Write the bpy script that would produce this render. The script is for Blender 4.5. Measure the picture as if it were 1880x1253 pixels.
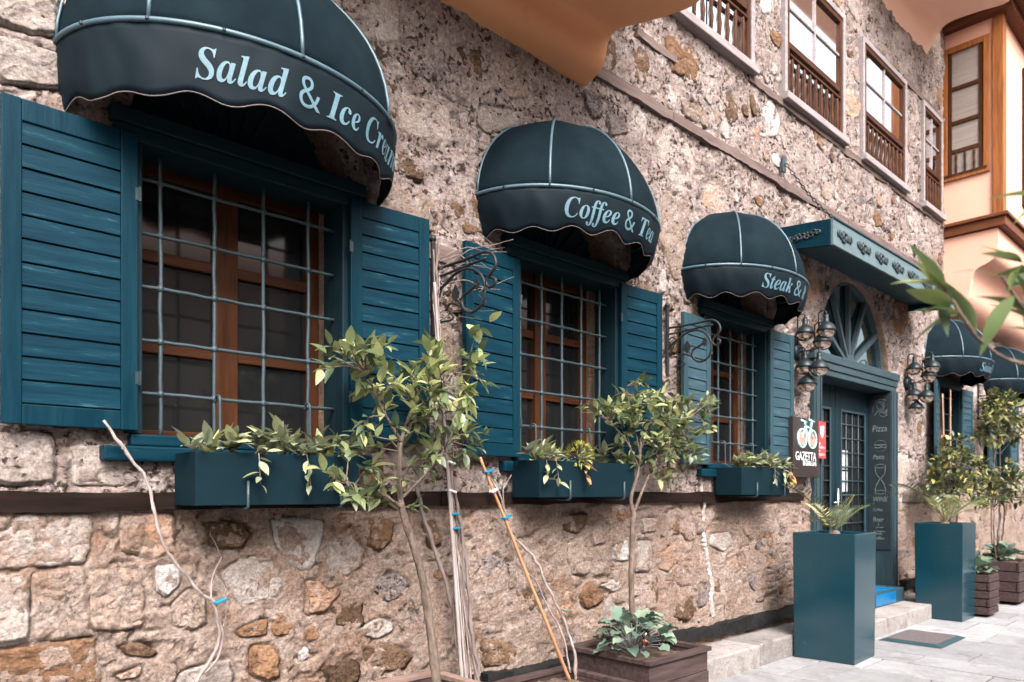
import bpy, math, random
import numpy as np
from mathutils import Vector, Matrix, noise as mnoise
R = math.radians
scene = bpy.context.scene
for ob in list(bpy.data.objects): bpy.data.objects.remove(ob)
random.seed(11)

# ------------------------------------------------------------------ camera, sky, sun, exposure
cam_d = bpy.data.cameras.new('camera')
cam_d.sensor_width = 36; cam_d.lens = 26.04; cam_d.shift_y = 0.148
cam_d.clip_start = 0.02; cam_d.clip_end = 500
cam_d.dof.use_dof = True; cam_d.dof.focus_distance = 3.9; cam_d.dof.aperture_fstop = 3.2
cam = bpy.data.objects.new('camera', cam_d); scene.collection.objects.link(cam)
cam.location = (0, -3.4, 1.45); cam.rotation_euler = (R(90), 0, R(-43.5))
scene.camera = cam
SUN_EL, SUN_AZ = R(45), R(205)          # azimuth clockwise from +Y: the light comes over the street, a little from the left
world = bpy.data.worlds.new('World'); scene.world = world; world.use_nodes = True
wn = world.node_tree.nodes; wl = world.node_tree.links
sky = wn.new('ShaderNodeTexSky'); sky.sky_type = 'NISHITA'; sky.sun_disc = False
sky.sun_elevation = SUN_EL; sky.sun_rotation = SUN_AZ; sky.dust_density = 9; sky.air_density = 1.2; sky.ozone_density = 1
hs = wn.new('ShaderNodeHueSaturation'); hs.inputs['Saturation'].default_value = 0.30
wl.new(sky.outputs[0], hs.inputs['Color']); wl.new(hs.outputs[0], wn['Background'].inputs[0])
wn['Background'].inputs[1].default_value = 0.15
sun_d = bpy.data.lights.new('sun', 'SUN'); sun_d.energy = 1.25; sun_d.angle = R(30); sun_d.color = (1, .965, .95)
sun = bpy.data.objects.new('sun', sun_d); scene.collection.objects.link(sun)
sv = Vector((math.sin(SUN_AZ) * math.cos(SUN_EL), math.cos(SUN_AZ) * math.cos(SUN_EL), math.sin(SUN_EL)))
sun.rotation_euler = sv.to_track_quat('Z', 'Y').to_euler(); sun.location = (4, -6, 12)
scene.view_settings.view_transform = 'Standard'; scene.view_settings.look = 'None'
scene.view_settings.exposure = 1.74; scene.view_settings.gamma = 1
scene.cycles.max_bounces = 6; scene.cycles.transparent_max_bounces = 8

# ------------------------------------------------------------------ helpers
COL = scene.collection
ORG = {}
class MB:
    def __init__(s): s.v = []; s.f = []
    def add(s, vs, fs):
        n = len(s.v); s.v += [tuple(p) for p in vs]; s.f += [tuple(i + n for i in f) for f in fs]; return s
    def box(s, x0, x1, y0, y1, z0, z1):
        x0, x1 = min(x0, x1), max(x0, x1); y0, y1 = min(y0, y1), max(y0, y1); z0, z1 = min(z0, z1), max(z0, z1)
        return s.add([(x0,y0,z0),(x1,y0,z0),(x1,y1,z0),(x0,y1,z0),(x0,y0,z1),(x1,y0,z1),(x1,y1,z1),(x0,y1,z1)],
                     [(0,3,2,1),(4,5,6,7),(0,1,5,4),(1,2,6,5),(2,3,7,6),(3,0,4,7)])
    def tube(s, pts, r, n=8, closed=False):
        pts = [Vector(p) for p in pts]; m = len(pts)
        rr = r if isinstance(r, (list, tuple)) else [r] * m
        ref = None; rings = []
        for i, p in enumerate(pts):
            a = pts[(i - 1) % m] if (closed or i > 0) else p
            b = pts[(i + 1) % m] if (closed or i < m - 1) else p
            t = (b - a).normalized() if (b - a).length > 1e-9 else Vector((0, 0, 1))
            if ref is None:
                ref = Vector((0, 0, 1)) if abs(t.z) < .9 else Vector((1, 0, 0))
            u = (ref - t * ref.dot(t)).normalized(); w = t.cross(u); ref = u
            rings.append([p + (u * math.cos(2*math.pi*k/n) + w * math.sin(2*math.pi*k/n)) * rr[i] for k in range(n)])
        vs = [q for g in rings for q in g]; fs = []
        for i in range(m if closed else m - 1):
            j = (i + 1) % m
            for k in range(n): fs.append((i*n+k, i*n+(k+1)%n, j*n+(k+1)%n, j*n+k))
        if not closed: fs += [tuple(range(n))[::-1], tuple((m-1)*n + k for k in range(n))]
        return s.add(vs, fs)
    def lathe(s, prof, c, n=16, M=None):
        vs = []; fs = []; c = Vector(c)
        for r, z in prof:
            for k in range(n):
                p = Vector((r*math.cos(2*math.pi*k/n), r*math.sin(2*math.pi*k/n), z)); vs.append((M @ p if M else p) + c)
        for i in range(len(prof) - 1):
            for k in range(n): fs.append((i*n+k, i*n+(k+1)%n, (i+1)*n+(k+1)%n, (i+1)*n+k))
        return s.add(vs, fs)
    def prism(s, poly, x0, x1):          # poly of (y,z) extruded along x
        n = len(poly)
        vs = [(x0, y, z) for y, z in poly] + [(x1, y, z) for y, z in poly]
        fs = [(i, (i+1)%n, n+(i+1)%n, n+i) for i in range(n)] + [tuple(range(n))[::-1], tuple(range(n, 2*n))]
        return s.add(vs, fs)
    def xform(s, M): s.v = [tuple(M @ Vector(p)) for p in s.v]; return s
    def build(s, name, mat, parent=None, smooth=False, bevel=0, kind=None):
        o3 = ORG.get(parent.name, (0, 0, 0)) if parent else (0, 0, 0)
        me = bpy.data.meshes.new(name)
        me.from_pydata([(x-o3[0], y-o3[1], z-o3[2]) for x, y, z in s.v], [], s.f); me.validate()
        me.materials.append(mat)
        if smooth: me.shade_smooth()
        o = bpy.data.objects.new(name, me); COL.objects.link(o)
        if parent: o.parent = parent; ORG[o.name] = o3
        if bevel:
            b = o.modifiers.new('bevel', 'BEVEL'); b.width = bevel; b.segments = 2; b.limit_method = 'ANGLE'
        if kind: o['kind'] = kind
        return o
def thing(name, label, cat, loc=(0, 0, 0), group=None):
    o = bpy.data.objects.new(name, None); COL.objects.link(o); o.location = loc; o.empty_display_size = .1
    o['label'] = label; o['category'] = cat
    if group: o['group'] = group
    ORG[o.name] = tuple(loc); return o
def tag(o, label, cat, group=None):
    o['label'] = label; o['category'] = cat
    if group: o['group'] = group
    return o
def B(x0, x1, y0, y1, z0, z1): return MB().box(x0, x1, y0, y1, z0, z1)
def spline(pts, k=6):
    pts = [Vector(p) for p in pts]; out = []
    for i in range(len(pts) - 1):
        p0 = pts[max(i-1, 0)]; p1 = pts[i]; p2 = pts[i+1]; p3 = pts[min(i+2, len(pts)-1)]
        for j in range(k):
            t = j / k
            out.append(.5*((2*p1) + (-p0+p2)*t + (2*p0-5*p1+4*p2-p3)*t*t + (-p0+3*p1-3*p2+p3)*t**3))
    out.append(pts[-1]); return out
def lerp(a, b, t): return a + (b - a) * t
def rad_list(r0, r1, n): return [lerp(r0, r1, i/(n-1)) for i in range(n)]

# ------------------------------------------------------------------ materials
def nodes(name):
    m = bpy.data.materials.new(name); m.use_nodes = True
    return m, m.node_tree.nodes, m.node_tree.links, m.node_tree.nodes['Principled BSDF']
def ramp(N, stops):
    r = N.new('ShaderNodeValToRGB'); e = r.color_ramp.elements
    while len(e) < len(stops): e.new(.5)
    for i, (p, c) in enumerate(stops):
        e[i].position = p; e[i].color = (*c, 1) if len(c) == 3 else c
    return r
def tex(N, L, kind, scale, coord, **kw):
    t = N.new(kind); t.inputs['Scale'].default_value = scale
    for k, v in kw.items():
        if k in t.inputs: t.inputs[k].default_value = v
        else: setattr(t, k, v)
    L.new(coord, t.inputs['Vector']); return t
def mapped(N, L, scale, out='Object'):
    tc = N.new('ShaderNodeTexCoord'); mp = N.new('ShaderNodeMapping'); mp.inputs['Scale'].default_value = scale
    if out == 'Position':
        g = N.new('ShaderNodeNewGeometry'); L.new(g.outputs['Position'], mp.inputs[0])
    else: L.new(tc.outputs[out], mp.inputs[0])
    return mp.outputs[0]
def mixc(N, L, fac, a, b, mode='MIX'):
    m = N.new('ShaderNodeMix'); m.data_type = 'RGBA'; m.blend_type = mode
    if isinstance(fac, float): m.inputs[0].default_value = fac
    else: L.new(fac, m.inputs[0])
    for i, c in ((6, a), (7, b)):
        if isinstance(c, tuple): m.inputs[i].default_value = (*c, 1)
        else: L.new(c, m.inputs[i])
    return m.outputs[2]
def bump(N, L, h, strength, dist, prev=None):
    b = N.new('ShaderNodeBump'); b.inputs['Strength'].default_value = strength; b.inputs['Distance'].default_value = dist
    L.new(h, b.inputs['Height'])
    if prev: L.new(prev, b.inputs['Normal'])
    return b.outputs[0]
def simple(name, c1, c2, scale=6, rough=.5, bmp=.1, bscale=60, metal=0, stretch=(1, 1, 1), spec=.5, bdist=.003, worn=None, coat=0):
    m, N, L, P = nodes(name)
    co = mapped(N, L, stretch, 'Position')
    n1 = tex(N, L, 'ShaderNodeTexNoise', scale, co, Detail=6, Roughness=.65)
    c = mixc(N, L, ramp_out(N, L, n1.outputs[0], .36, .66), c1, c2)
    if worn:                              # small chips and scuffs of another colour
        n3 = tex(N, L, 'ShaderNodeTexNoise', worn[1], co, Detail=8, Roughness=.75)
        c = mixc(N, L, ramp_out(N, L, n3.outputs[0], worn[2], worn[2] + worn[3]), c, worn[0])
    L.new(c, P.inputs['Base Color'])
    n2 = tex(N, L, 'ShaderNodeTexNoise', bscale, co, Detail=5, Roughness=.6)
    L.new(bump(N, L, n2.outputs[0], bmp, bdist), P.inputs['Normal'])
    rr = N.new('ShaderNodeMapRange'); rr.inputs[3].default_value = max(rough-.1, .03); rr.inputs[4].default_value = min(rough+.12, 1)
    L.new(n1.outputs[0], rr.inputs[0]); L.new(rr.outputs[0], P.inputs['Roughness'])
    P.inputs['Metallic'].default_value = metal; P.inputs['Specular IOR Level'].default_value = spec
    P.inputs['Coat Weight'].default_value = coat; P.inputs['Coat Roughness'].default_value = .15
    return m
def ramp_out(N, L, src, a, b):
    r = N.new('ShaderNodeMapRange'); r.inputs[1].default_value = a; r.inputs[2].default_value = b
    L.new(src, r.inputs[0]); return r.outputs[0]
def stone_mat(name, cols, pit=.5, bscale=1.0, dark=(.05, .03, .02), relief=1.0, tint=True):
    m, N, L, P = nodes(name)
    g = N.new('ShaderNodeNewGeometry').outputs['Position']
    n0 = tex(N, L, 'ShaderNodeTexNoise', 1.7, g, Detail=5, Roughness=.6)
    n1 = tex(N, L, 'ShaderNodeTexNoise', 9, g, Detail=8, Roughness=.7)
    c = mixc(N, L, ramp_out(N, L, n0.outputs[0], .38, .62), cols[0], cols[1])
    c = mixc(N, L, ramp_out(N, L, n1.outputs[0], .48, .72), c, cols[2])
    ns = tex(N, L, 'ShaderNodeTexNoise', 2.3, g, Detail=7, Roughness=.75); ns.inputs['Distortion'].default_value = .8
    c = mixc(N, L, ramp_out(N, L, ns.outputs[0], .53, .70), c, cols[3])      # stains
    # pits: small holes that hold dirt
    v = tex(N, L, 'ShaderNodeTexNoise', 46*bscale, g, Detail=4, Roughness=.62)
    zone = tex(N, L, 'ShaderNodeTexNoise', 5.5, g, Detail=3)
    mul = N.new('ShaderNodeMath'); mul.operation = 'MULTIPLY_ADD'; mul.inputs[1].default_value = .40; mul.inputs[2].default_value = -.20
    L.new(zone.outputs[0], mul.inputs[0])
    sb = N.new('ShaderNodeMath'); sb.operation = 'ADD'; L.new(v.outputs[0], sb.inputs[0]); L.new(mul.outputs[0], sb.inputs[1])
    p1 = ramp_out(N, L, sb.outputs[0], .645 - .05*pit, .70 - .05*pit)
    v2 = tex(N, L, 'ShaderNodeTexNoise', 13*bscale, g, Detail=5, Roughness=.6); v2.inputs['Distortion'].default_value = .6
    p2 = ramp_out(N, L, v2.outputs[0], .695 - .04*pit, .745 - .04*pit)
    mxp = N.new('ShaderNodeMath'); mxp.operation = 'MAXIMUM'; L.new(p1, mxp.inputs[0]); L.new(p2, mxp.inputs[1]); pits = mxp.outputs[0]
    pf = N.new('ShaderNodeMath'); pf.operation = 'MULTIPLY'; pf.inputs[1].default_value = min(.92, .8*pit); L.new(pits, pf.inputs[0])
    c = mixc(N, L, pf.outputs[0], c, dark)
    gq = tex(N, L, 'ShaderNodeTexNoise', 60*bscale, g, Detail=5, Roughness=.75); gm_ = N.new('ShaderNodeMapRange'); gm_.inputs[1].default_value = .3; gm_.inputs[2].default_value = .7; gm_.inputs[3].default_value = 1-.42*relief; gm_.inputs[4].default_value = 1+.30*relief; L.new(gq.outputs[0], gm_.inputs[0])
    hg = N.new('ShaderNodeHueSaturation'); L.new(gm_.outputs[0], hg.inputs['Value']); L.new(c, hg.inputs['Color']); c = hg.outputs[0]
    if tint:
        oi = N.new('ShaderNodeObjectInfo')
        hv = N.new('ShaderNodeHueSaturation'); mr = N.new('ShaderNodeMapRange'); mr.inputs[3].default_value = .82; mr.inputs[4].default_value = 1.16
        L.new(oi.outputs['Random'], mr.inputs[0]); L.new(mr.outputs[0], hv.inputs['Value']); L.new(c, hv.inputs['Color']); c = hv.outputs[0]
    L.new(c, P.inputs['Base Color'])
    inv = N.new('ShaderNodeMath'); inv.operation = 'MULTIPLY'; inv.inputs[1].default_value = -1; L.new(pits, inv.inputs[0])
    ch = tex(N, L, 'ShaderNodeTexNoise', 22*bscale, mapped(N, L, (1, 1, 2.6), 'Position'), Detail=8, Roughness=.72)
    b1 = bump(N, L, inv.outputs[0], .9*pit, .03)
    b2 = bump(N, L, ch.outputs[0], min(1, .95*relief), .055*relief, b1)
    fi = tex(N, L, 'ShaderNodeTexNoise', 85, g, Detail=5, Roughness=.7)
    b3 = bump(N, L, fi.outputs[0], min(1, .9*relief), .014*relief, b2)
    L.new(b3, P.inputs['Normal']); P.inputs['Roughness'].default_value = .95; P.inputs['Specular IOR Level'].default_value = .2
    return m
def wood_mat(name, c1, c2, axis='z', rough=.5, spec=.07, worn=None, gr=1.0):
    st = {'x': (2.2, 26, 26), 'y': (26, 2.2, 26), 'z': (26, 26, 2.2)}[axis]
    return simple(name, c1, c2, 1.3*gr, rough, .35, 3.2*gr, stretch=st, spec=spec, bdist=.004, worn=worn)
def leaf_mat(name, stops, rough=.38, island=False, trans=.25):
    m, N, L, P = nodes(name)
    if island: rnd = N.new('ShaderNodeNewGeometry').outputs['Random Per Island']
    else: rnd = N.new('ShaderNodeObjectInfo').outputs['Random']
    r = ramp(N, stops); L.new(rnd, r.inputs[0])
    g = N.new('ShaderNodeNewGeometry').outputs['Position']
    n = tex(N, L, 'ShaderNodeTexNoise', 30, g, Detail=3)
    c = mixc(N, L, n.outputs[0], r.outputs[0], r.outputs[0]); hv = N.new('ShaderNodeHueSaturation')
    mr = N.new('ShaderNodeMapRange'); mr.inputs[3].default_value = .75; mr.inputs[4].default_value = 1.25; L.new(n.outputs[0], mr.inputs[0])
    L.new(mr.outputs[0], hv.inputs['Value']); L.new(c, hv.inputs['Color'])
    L.new(hv.outputs[0], P.inputs['Base Color']); P.inputs['Roughness'].default_value = rough
    tr = N.new('ShaderNodeBsdfTranslucent'); L.new(hv.outputs[0], tr.inputs[0])
    mx = N.new('ShaderNodeMixShader'); mx.inputs[0].default_value = trans
    L.new(P.outputs[0], mx.inputs[1]); L.new(tr.outputs[0], mx.inputs[2]); L.new(mx.outputs[0], N['Material Output'].inputs[0])
    return m
M = {}
M['mortar'] = stone_mat('mortar', [(.43,.32,.268), (.36,.245,.19), (.54,.44,.39), (.29,.165,.105)], .6, .9, relief=1.35, tint=False)
M['mortar_up'] = stone_mat('porous_mortar', [(.48,.38,.35), (.375,.285,.255), (.62,.53,.505), (.24,.155,.125)], 1.55, .65, relief=1.4, tint=False)
M['b'] = stone_mat('stone_beige', [(.54,.455,.415), (.46,.375,.335), (.62,.545,.51), (.42,.285,.215)], .6, 1.1, relief=1.15)
M['t'] = stone_mat('stone_tan', [(.45,.345,.29), (.38,.27,.21), (.54,.44,.39), (.28,.165,.11)], .8, 1.1)
M['o'] = stone_mat('stone_orange', [(.54,.39,.32), (.50,.285,.18), (.58,.47,.42), (.42,.20,.10)], .6, 1.1, relief=1.1)
M['r'] = stone_mat('stone_rust', [(.34,.19,.11), (.24,.12,.065), (.42,.27,.18), (.14,.07,.04)], .8, 1.1)
M['d'] = stone_mat('stone_brown', [(.22,.13,.08), (.15,.09,.055), (.30,.20,.14), (.07,.04,.025)], .95, 1.2)
M['g'] = stone_mat('stone_grey', [(.35,.285,.27), (.26,.21,.195), (.47,.40,.385), (.14,.10,.09)], 1.3, 1.2)
M['p'] = stone_mat('stone_pale', [(.60,.54,.52), (.50,.44,.41), (.70,.65,.63), (.42,.33,.28)], .6, 1.1)
M['jamb'] = stone_mat('stone_jamb', [(.40,.28,.21), (.32,.21,.15), (.46,.34,.27), (.2,.12,.08)], .6, 1.0, tint=False)
TEAL1, TEAL2 = (.0012,.0150,.0255), (.0030,.0230,.0360)
M['teal_frame'] = None
M['teal_z'] = wood_mat('teal_paint_upright', TEAL1, TEAL2, 'z', .42, worn=((0.06,0.12,0.145), 2.2, .68, .06))
M['teal_x'] = wood_mat('teal_paint_level', TEAL1, TEAL2, 'x', .42, worn=((.06,.12,.145), 2.0, .68, .06))
M['slat'] = wood_mat('teal_paint_slat', (.0008,.0140,.0250), (.0034,.0265,.0420), 'x', .45, spec=.07, worn=((.028,.075,.095), 1.3, .60, .09))
M['teal_frame'] = wood_mat('teal_frame_paint', (.0045,.0145,.020), (.0075,.021,.028), 'x', .45, spec=.12, worn=((.04,.07,.085), 2.0, .66, .06))  # frame and lintel teal, awning shade put into the colour
M['teal_frame_z'] = wood_mat('teal_frame_paint_upright', (.0045,.0145,.020), (.0075,.021,.028), 'z', .45, spec=.12, worn=((.04,.07,.085), 2.0, .66, .06))  # same shade-toned teal with upright grain
M['teal_sky_sheen'] = wood_mat('teal_paint_sky_sheen', (.014,.036,.048), (.024,.054,.068), 'z', .45, spec=.2, worn=((.07,.11,.13), 2.2, .62, .07))  # paler teal copy: sky reflection on the far shutters put into the colour
M['slat_sky_sheen'] = wood_mat('teal_slat_sky_sheen', (.013,.036,.050), (.028,.062,.080), 'x', .42, spec=.25, worn=((.08,.13,.155), 1.3, .58, .09))  # same sky reflection painted into the far slats
M['teal_dark'] = simple('teal_paint_dark', (0.011,0.033,0.044), (0.0176,0.0484,0.0638), 5, .45, .15, 40)
M['teal_grey'] = wood_mat('teal_grey_paint', (0.0187,0.036,0.0446), (0.0302,0.0518,0.0619), 'z', .45, spec=.3, worn=((.10,.14,.155), 2.2, .66, .06))
M['fascia'] = wood_mat('canopy_fascia_paint', (0.075,0.1125,0.1237), (0.105,0.1387,0.15), 'x', .45, worn=((.24,.32,.35), 2.2, .66, .06))
M['teal_grey_x'] = wood_mat('teal_grey_paint_level', (0.0187,0.036,0.0446), (0.0302,0.0518,0.0619), 'x', .45, spec=.3, worn=((.10,.14,.155), 2.2, .66, .06))
M['spoke'] = wood_mat('fanlight_spoke_paint', (0.042,0.06,0.069), (0.06,0.084,0.093), 'z', .5, worn=((.18,.22,.235), 2.2, .64, .06))
M['bar'] = simple('bar_paint', (0.0146,0.0292,0.0358), (0.0239,0.0411,0.0491), 20, .5, .6, 70, bdist=.004, worn=((.09,.06,.05), 30, .7, .06))
M['iron'] = simple('wrought_iron', (.012,.013,.0145), (.022,.022,.024), 30, .5, .5, 90, spec=.25)
M['wood'] = wood_mat('window_wood', (0.0612,0.023,0.0108), (0.0324,0.0122,0.0065), 'z', .4)
M['wood_x'] = wood_mat('window_wood_level', (0.0612,0.023,0.0108), (0.0324,0.0122,0.0065), 'x', .4)
M['baywood'] = wood_mat('bay_wood', (.26,.098,.034), (.16,.052,.018), 'z', .4)
M['darkwood'] = wood_mat('bay_dark_wood', (.14,.05,.025), (.085,.03,.016), 'y', .45)
M['trim'] = wood_mat('pale_window_trim', (0.2604,0.2294,0.2294), (0.186,0.155,0.155), 'x', .6, worn=((.16,.11,.1), 3, .62, .08))
M['beam'] = wood_mat('dark_beam_wood', (0.0156,0.009,0.0072), (0.006,0.0036,0.003), 'x', .6, worn=((.09,.058,.05), 2.6, .66, .05), gr=.6)
M['beam2'] = wood_mat('weathered_beam_wood', (0.1457,0.1085,0.0992), (0.0868,0.0589,0.0527), 'x', .85, worn=((.10,.06,.05), 2.4, .58, .1), gr=.6)
M['skirt'] = simple('black_tar', (.006,.006,.0065), (.014,.013,.014), 8, .6, .8, 30, spec=.2, bdist=.012)
M['canvas'] = simple('awning_canvas', (0.0024,0.0067,0.01), (0.0063,0.0131,0.0173), 3.2, .85, .5, 260, spec=.05, bdist=.0015, worn=((.13,.16,.17), 70, .70, .03))
M['valance'] = simple('awning_valance', (0.0033,0.0076,0.0109), (0.0045,0.0098,0.014), 5, .6, .3, 300, spec=.09, bdist=.001)
M['rib'] = simple('awning_rib', (0.0351,0.0718,0.0936), (0.053,0.0952,0.117), 8, .4, .1, 60)
M['piping'] = simple('awning_piping', (0.078,0.054,0.054), (0.108,0.084,0.084), 30, .7, .1, 60)
M['letter'] = simple('awning_letter', (0.0704,0.1408,0.1795), (0.0985,0.1795,0.2182), 60, .6, .1, 60, worn=((.07,.15,.19), 25, .6, .1))
M['planter'] = simple('planter_lacquer', (.0040,.029,.042), (.0045,.032,.046), 3, .17, .0, 20, spec=.62, worn=((.020,.058,.076), 5, .60, .12))
M['boxp'] = simple('window_box_paint', (0.0032,0.0112,0.0161), (0.0041,0.0139,0.0195), 4, .6, .1, 50, spec=.06, worn=((.2,.3,.33), 14, .74, .03))
M['peach2'] = simple('pale_peach_plaster', (.64,.355,.265), (.61,.335,.25), 1.5, .85, .08, 25, spec=.2, worn=((.50,.27,.19), 1.6, .62, .12))
M['peach3'] = simple('bounce_lit_peach_plaster', (.85,.54,.41), (.82,.52,.39), 1.5, .85, .08, 25, spec=.2)  # same peach plaster, bounced light on the top overhang painted in
M['peach'] = simple('peach_plaster', (.66,.31,.155), (.62,.29,.14), 1.5, .85, .12, 25, spec=.2, worn=((.48,.23,.12), 1.3, .60, .14))
M['glass'] = simple('dark_glass', (0.0078,0.0081,0.0088), (0.0104,0.0107,0.0114), 2, .06, .0, 10, spec=.5)
M['skyglass'] = simple('reflective_glass', (.02,.022,.025), (.03,.032,.035), 2, .05, .0, 10, spec=1.0, coat=1.0, metal=0)
M['fanglass'] = simple('fanlight_glass', (.010,.075,.085), (.014,.09,.10), 2, .05, 0, 10, spec=1.0, coat=1.0)
mg, N_, L_, P_ = nodes('fan_mirror_pane'); P_.inputs['Metallic'].default_value = 1; P_.inputs['Roughness'].default_value = .04; P_.inputs['Base Color'].default_value = (.30,.42,.44,1); M['fanglass'] = mg
mg, N_, L_, P_ = nodes('mirror_pane'); P_.inputs['Metallic'].default_value = 1; P_.inputs['Roughness'].default_value = .04; P_.inputs['Base Color'].default_value = (.9,.92,.95,1); M['skyglass'] = mg
M['blind'] = simple('window_blind', (.20,.17,.15), (.26,.22,.2), 8, .35, .6, 20, stretch=(.2, .2, 8), bdist=.01)
M['soil'] = simple('soil', (.075,.045,.032), (.13,.085,.06), 30, .95, 1, 60, bdist=.02)
M['slab'] = stone_mat('paving_slab', [(.245,.24,.246), (.205,.20,.204), (.285,.278,.285), (.15,.135,.13)], .22, .5, dark=(.14,.12,.115), relief=.22)
M['grout'] = simple('paving_joint', (.045,.04,.038), (.08,.07,.065), 20, .95, .5, 60)
M['kerb'] = stone_mat('kerb_stone', [(.26,.235,.225), (.21,.185,.175), (.31,.285,.275), (.11,.085,.072)], .45, .8, relief=.6)
M['pwood'] = wood_mat('planter_wood', (.070,.048,.046), (.035,.022,.021), 'x', .6, worn=((.2,.16,.15), 2.2, .66, .06))
M['pwood2'] = wood_mat('planter_rim_wood', (.22,.15,.125), (.13,.085,.07), 'x', .8, worn=((.06,.04,.035), 2.2, .62, .1))
M['bark'] = simple('bark', (.17,.12,.093), (.062,.042,.032), 26, .9, 1, 70, stretch=(1, 1, .35), bdist=.02)
M['vine'] = simple('vine_bark', (0.1725,0.135,0.1237), (0.09,0.0638,0.0562), 16, .9, .8, 60, stretch=(1, 1, .3), bdist=.006)
M['pale_vine'] = simple('pale_branch', (0.3174,0.2629,0.253), (0.129,0.0893,0.0794), 22, .9, .7, 60, stretch=(1, 1, .4), bdist=.005)
M['cane'] = simple('bamboo_cane', (.36,.19,.10), (.27,.13,.065), 10, .55, .3, 30, stretch=(1, 1, .3))
M['palecane'] = simple('weathered_cane', (0.2775,0.24,0.2325), (0.2025,0.1613,0.15), 10, .7, .4, 30, stretch=(1, 1, .3))
M['tie'] = simple('blue_tie', (0.,0.126,0.216), (0.006,0.156,0.252), 10, .4, .1, 60)
M['whitetie'] = simple('white_tie', (.6,.58,.58), (.66,.64,.64), 10, .5, .1, 60)
M['leaf_citrus'] = leaf_mat('citrus_leaf', [(0, (.055,.085,.045)), (.25, (.13,.17,.08)), (.6, (.29,.33,.14)), (1, (.56,.56,.25))], trans=.35)
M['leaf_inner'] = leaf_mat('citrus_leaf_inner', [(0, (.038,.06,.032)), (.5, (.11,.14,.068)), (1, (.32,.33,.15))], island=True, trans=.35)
M['leaf_trail'] = leaf_mat('trailing_leaf', [(0, (.13,.155,.105)), (.5, (.22,.24,.15)), (1, (.33,.34,.17))], .5)
M['leaf_spike'] = leaf_mat('spiky_leaf', [(0, (.16,.18,.06)), (1, (.34,.34,.12))], .45)
M['leaf_gold'] = leaf_mat('golden_foliage', [(0, (.24,.24,.04)), (1, (.42,.40,.08))], .5, island=True)
M['leaf_autumn'] = leaf_mat('autumn_leaf', [(0, (.42,.16,.06)), (.5, (.38,.24,.10)), (1, (.30,.26,.07))], .5)
M['leaf_cabbage'] = leaf_mat('cabbage_leaf', [(0, (.055,.095,.072)), (.5, (.10,.155,.115)), (1, (.19,.235,.16))], .5, trans=.12)
M['leaf_near'] = leaf_mat('near_branch_leaf', [(0, (.05,.085,.035)), (.5, (.12,.165,.055)), (1, (.26,.29,.11))], .5)
M['frond'] = leaf_mat('cycad_frond', [(0, (.07,.10,.06)), (.6, (.14,.16,.075)), (1, (.30,.26,.09))], .4, trans=.12)
M['far_leaf'] = leaf_mat('far_shrub_leaf', [(0, (.022,.036,.018)), (.45, (.06,.075,.03)), (.8, (.20,.20,.065)), (1, (.36,.31,.10))], .4, island=True)
M['signblack'] = simple('sign_face', (.018,.012,.012), (.028,.02,.02), 3, .35, .05, 40)
M['signwhite'] = simple('sign_white', (.70,.72,.72), (.76,.78,.78), 20, .5, 0, 10)
M['signmint'] = simple('sign_mint', (.26,.52,.50), (.34,.60,.58), 20, .4, 0, 10)
M['signred'] = simple('sticker_red', (.55,.035,.035), (.62,.05,.05), 10, .4, 0, 10)
M['signcoral'] = simple('sign_coral', (.62,.26,.2), (.5,.12,.12), 30, .4, 0, 10)
M['chalk'] = simple('chalk', (0.168,0.196,0.203), (0.077,0.098,0.105), 60, .95, .2, 90)
M['chalkboard'] = simple('chalkboard', (.004,.011,.014), (.007,.017,.021), 6, .6, .1, 40)
M['lampmetal'] = simple('lamp_metal', (0.0045,0.0097,0.012), (0.0075,0.0142,0.0173), 8, .42, .2, 60, spec=.3)
M['blue'] = simple('blue_panel', (.0,.085,.22), (.01,.13,.28), 9, .3, .1, 30)
M['rosette'] = simple('rosette_iron', (.006,.016,.020), (.012,.026,.032), 30, .45, .4, 80)
M['steel'] = simple('door_steel', (.36,.33,.31), (.45,.42,.40), 20, .3, .05, 60, metal=1)
M['matrub'] = simple('mat_rubber', (0.0072,0.03,0.0372), (0.012,0.042,0.051), 20, .6, .4, 80)
M['matpile'] = simple('mat_pile', (.07,.055,.058), (.12,.10,.10), 60, .95, 1, 200, bdist=.01)
M['roof'] = simple('roof_tile', (.34,.15,.10), (.45,.24,.17), 5, .8, .3, 20)
M['render'] = simple('pale_render', (.66,.62,.58), (.6,.55,.5), 2, .9, .2, 30)
M['paper'] = simple('notice_paper', (0.31,0.32,0.34), (0.35,0.36,0.37), 40, .7, 0, 10)
mg, N_, L_, P_ = nodes('clear_glass'); P_.inputs['Transmission Weight'].default_value = 1; P_.inputs['Roughness'].default_value = .02; P_.inputs['Base Color'].default_value = (.95,.98,.98,1); M['clear'] = mg
mg, N_, L_, P_ = nodes('lamp_mirror'); P_.inputs['Metallic'].default_value = .9; P_.inputs['Roughness'].default_value = .08; P_.inputs['Base Color'].default_value = (.62,.50,.42,1); M['mirror'] = mg
M['wine'] = simple('rose_drink', (.36,.08,.02), (.42,.11,.03), 5, .1, 0, 10)
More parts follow.
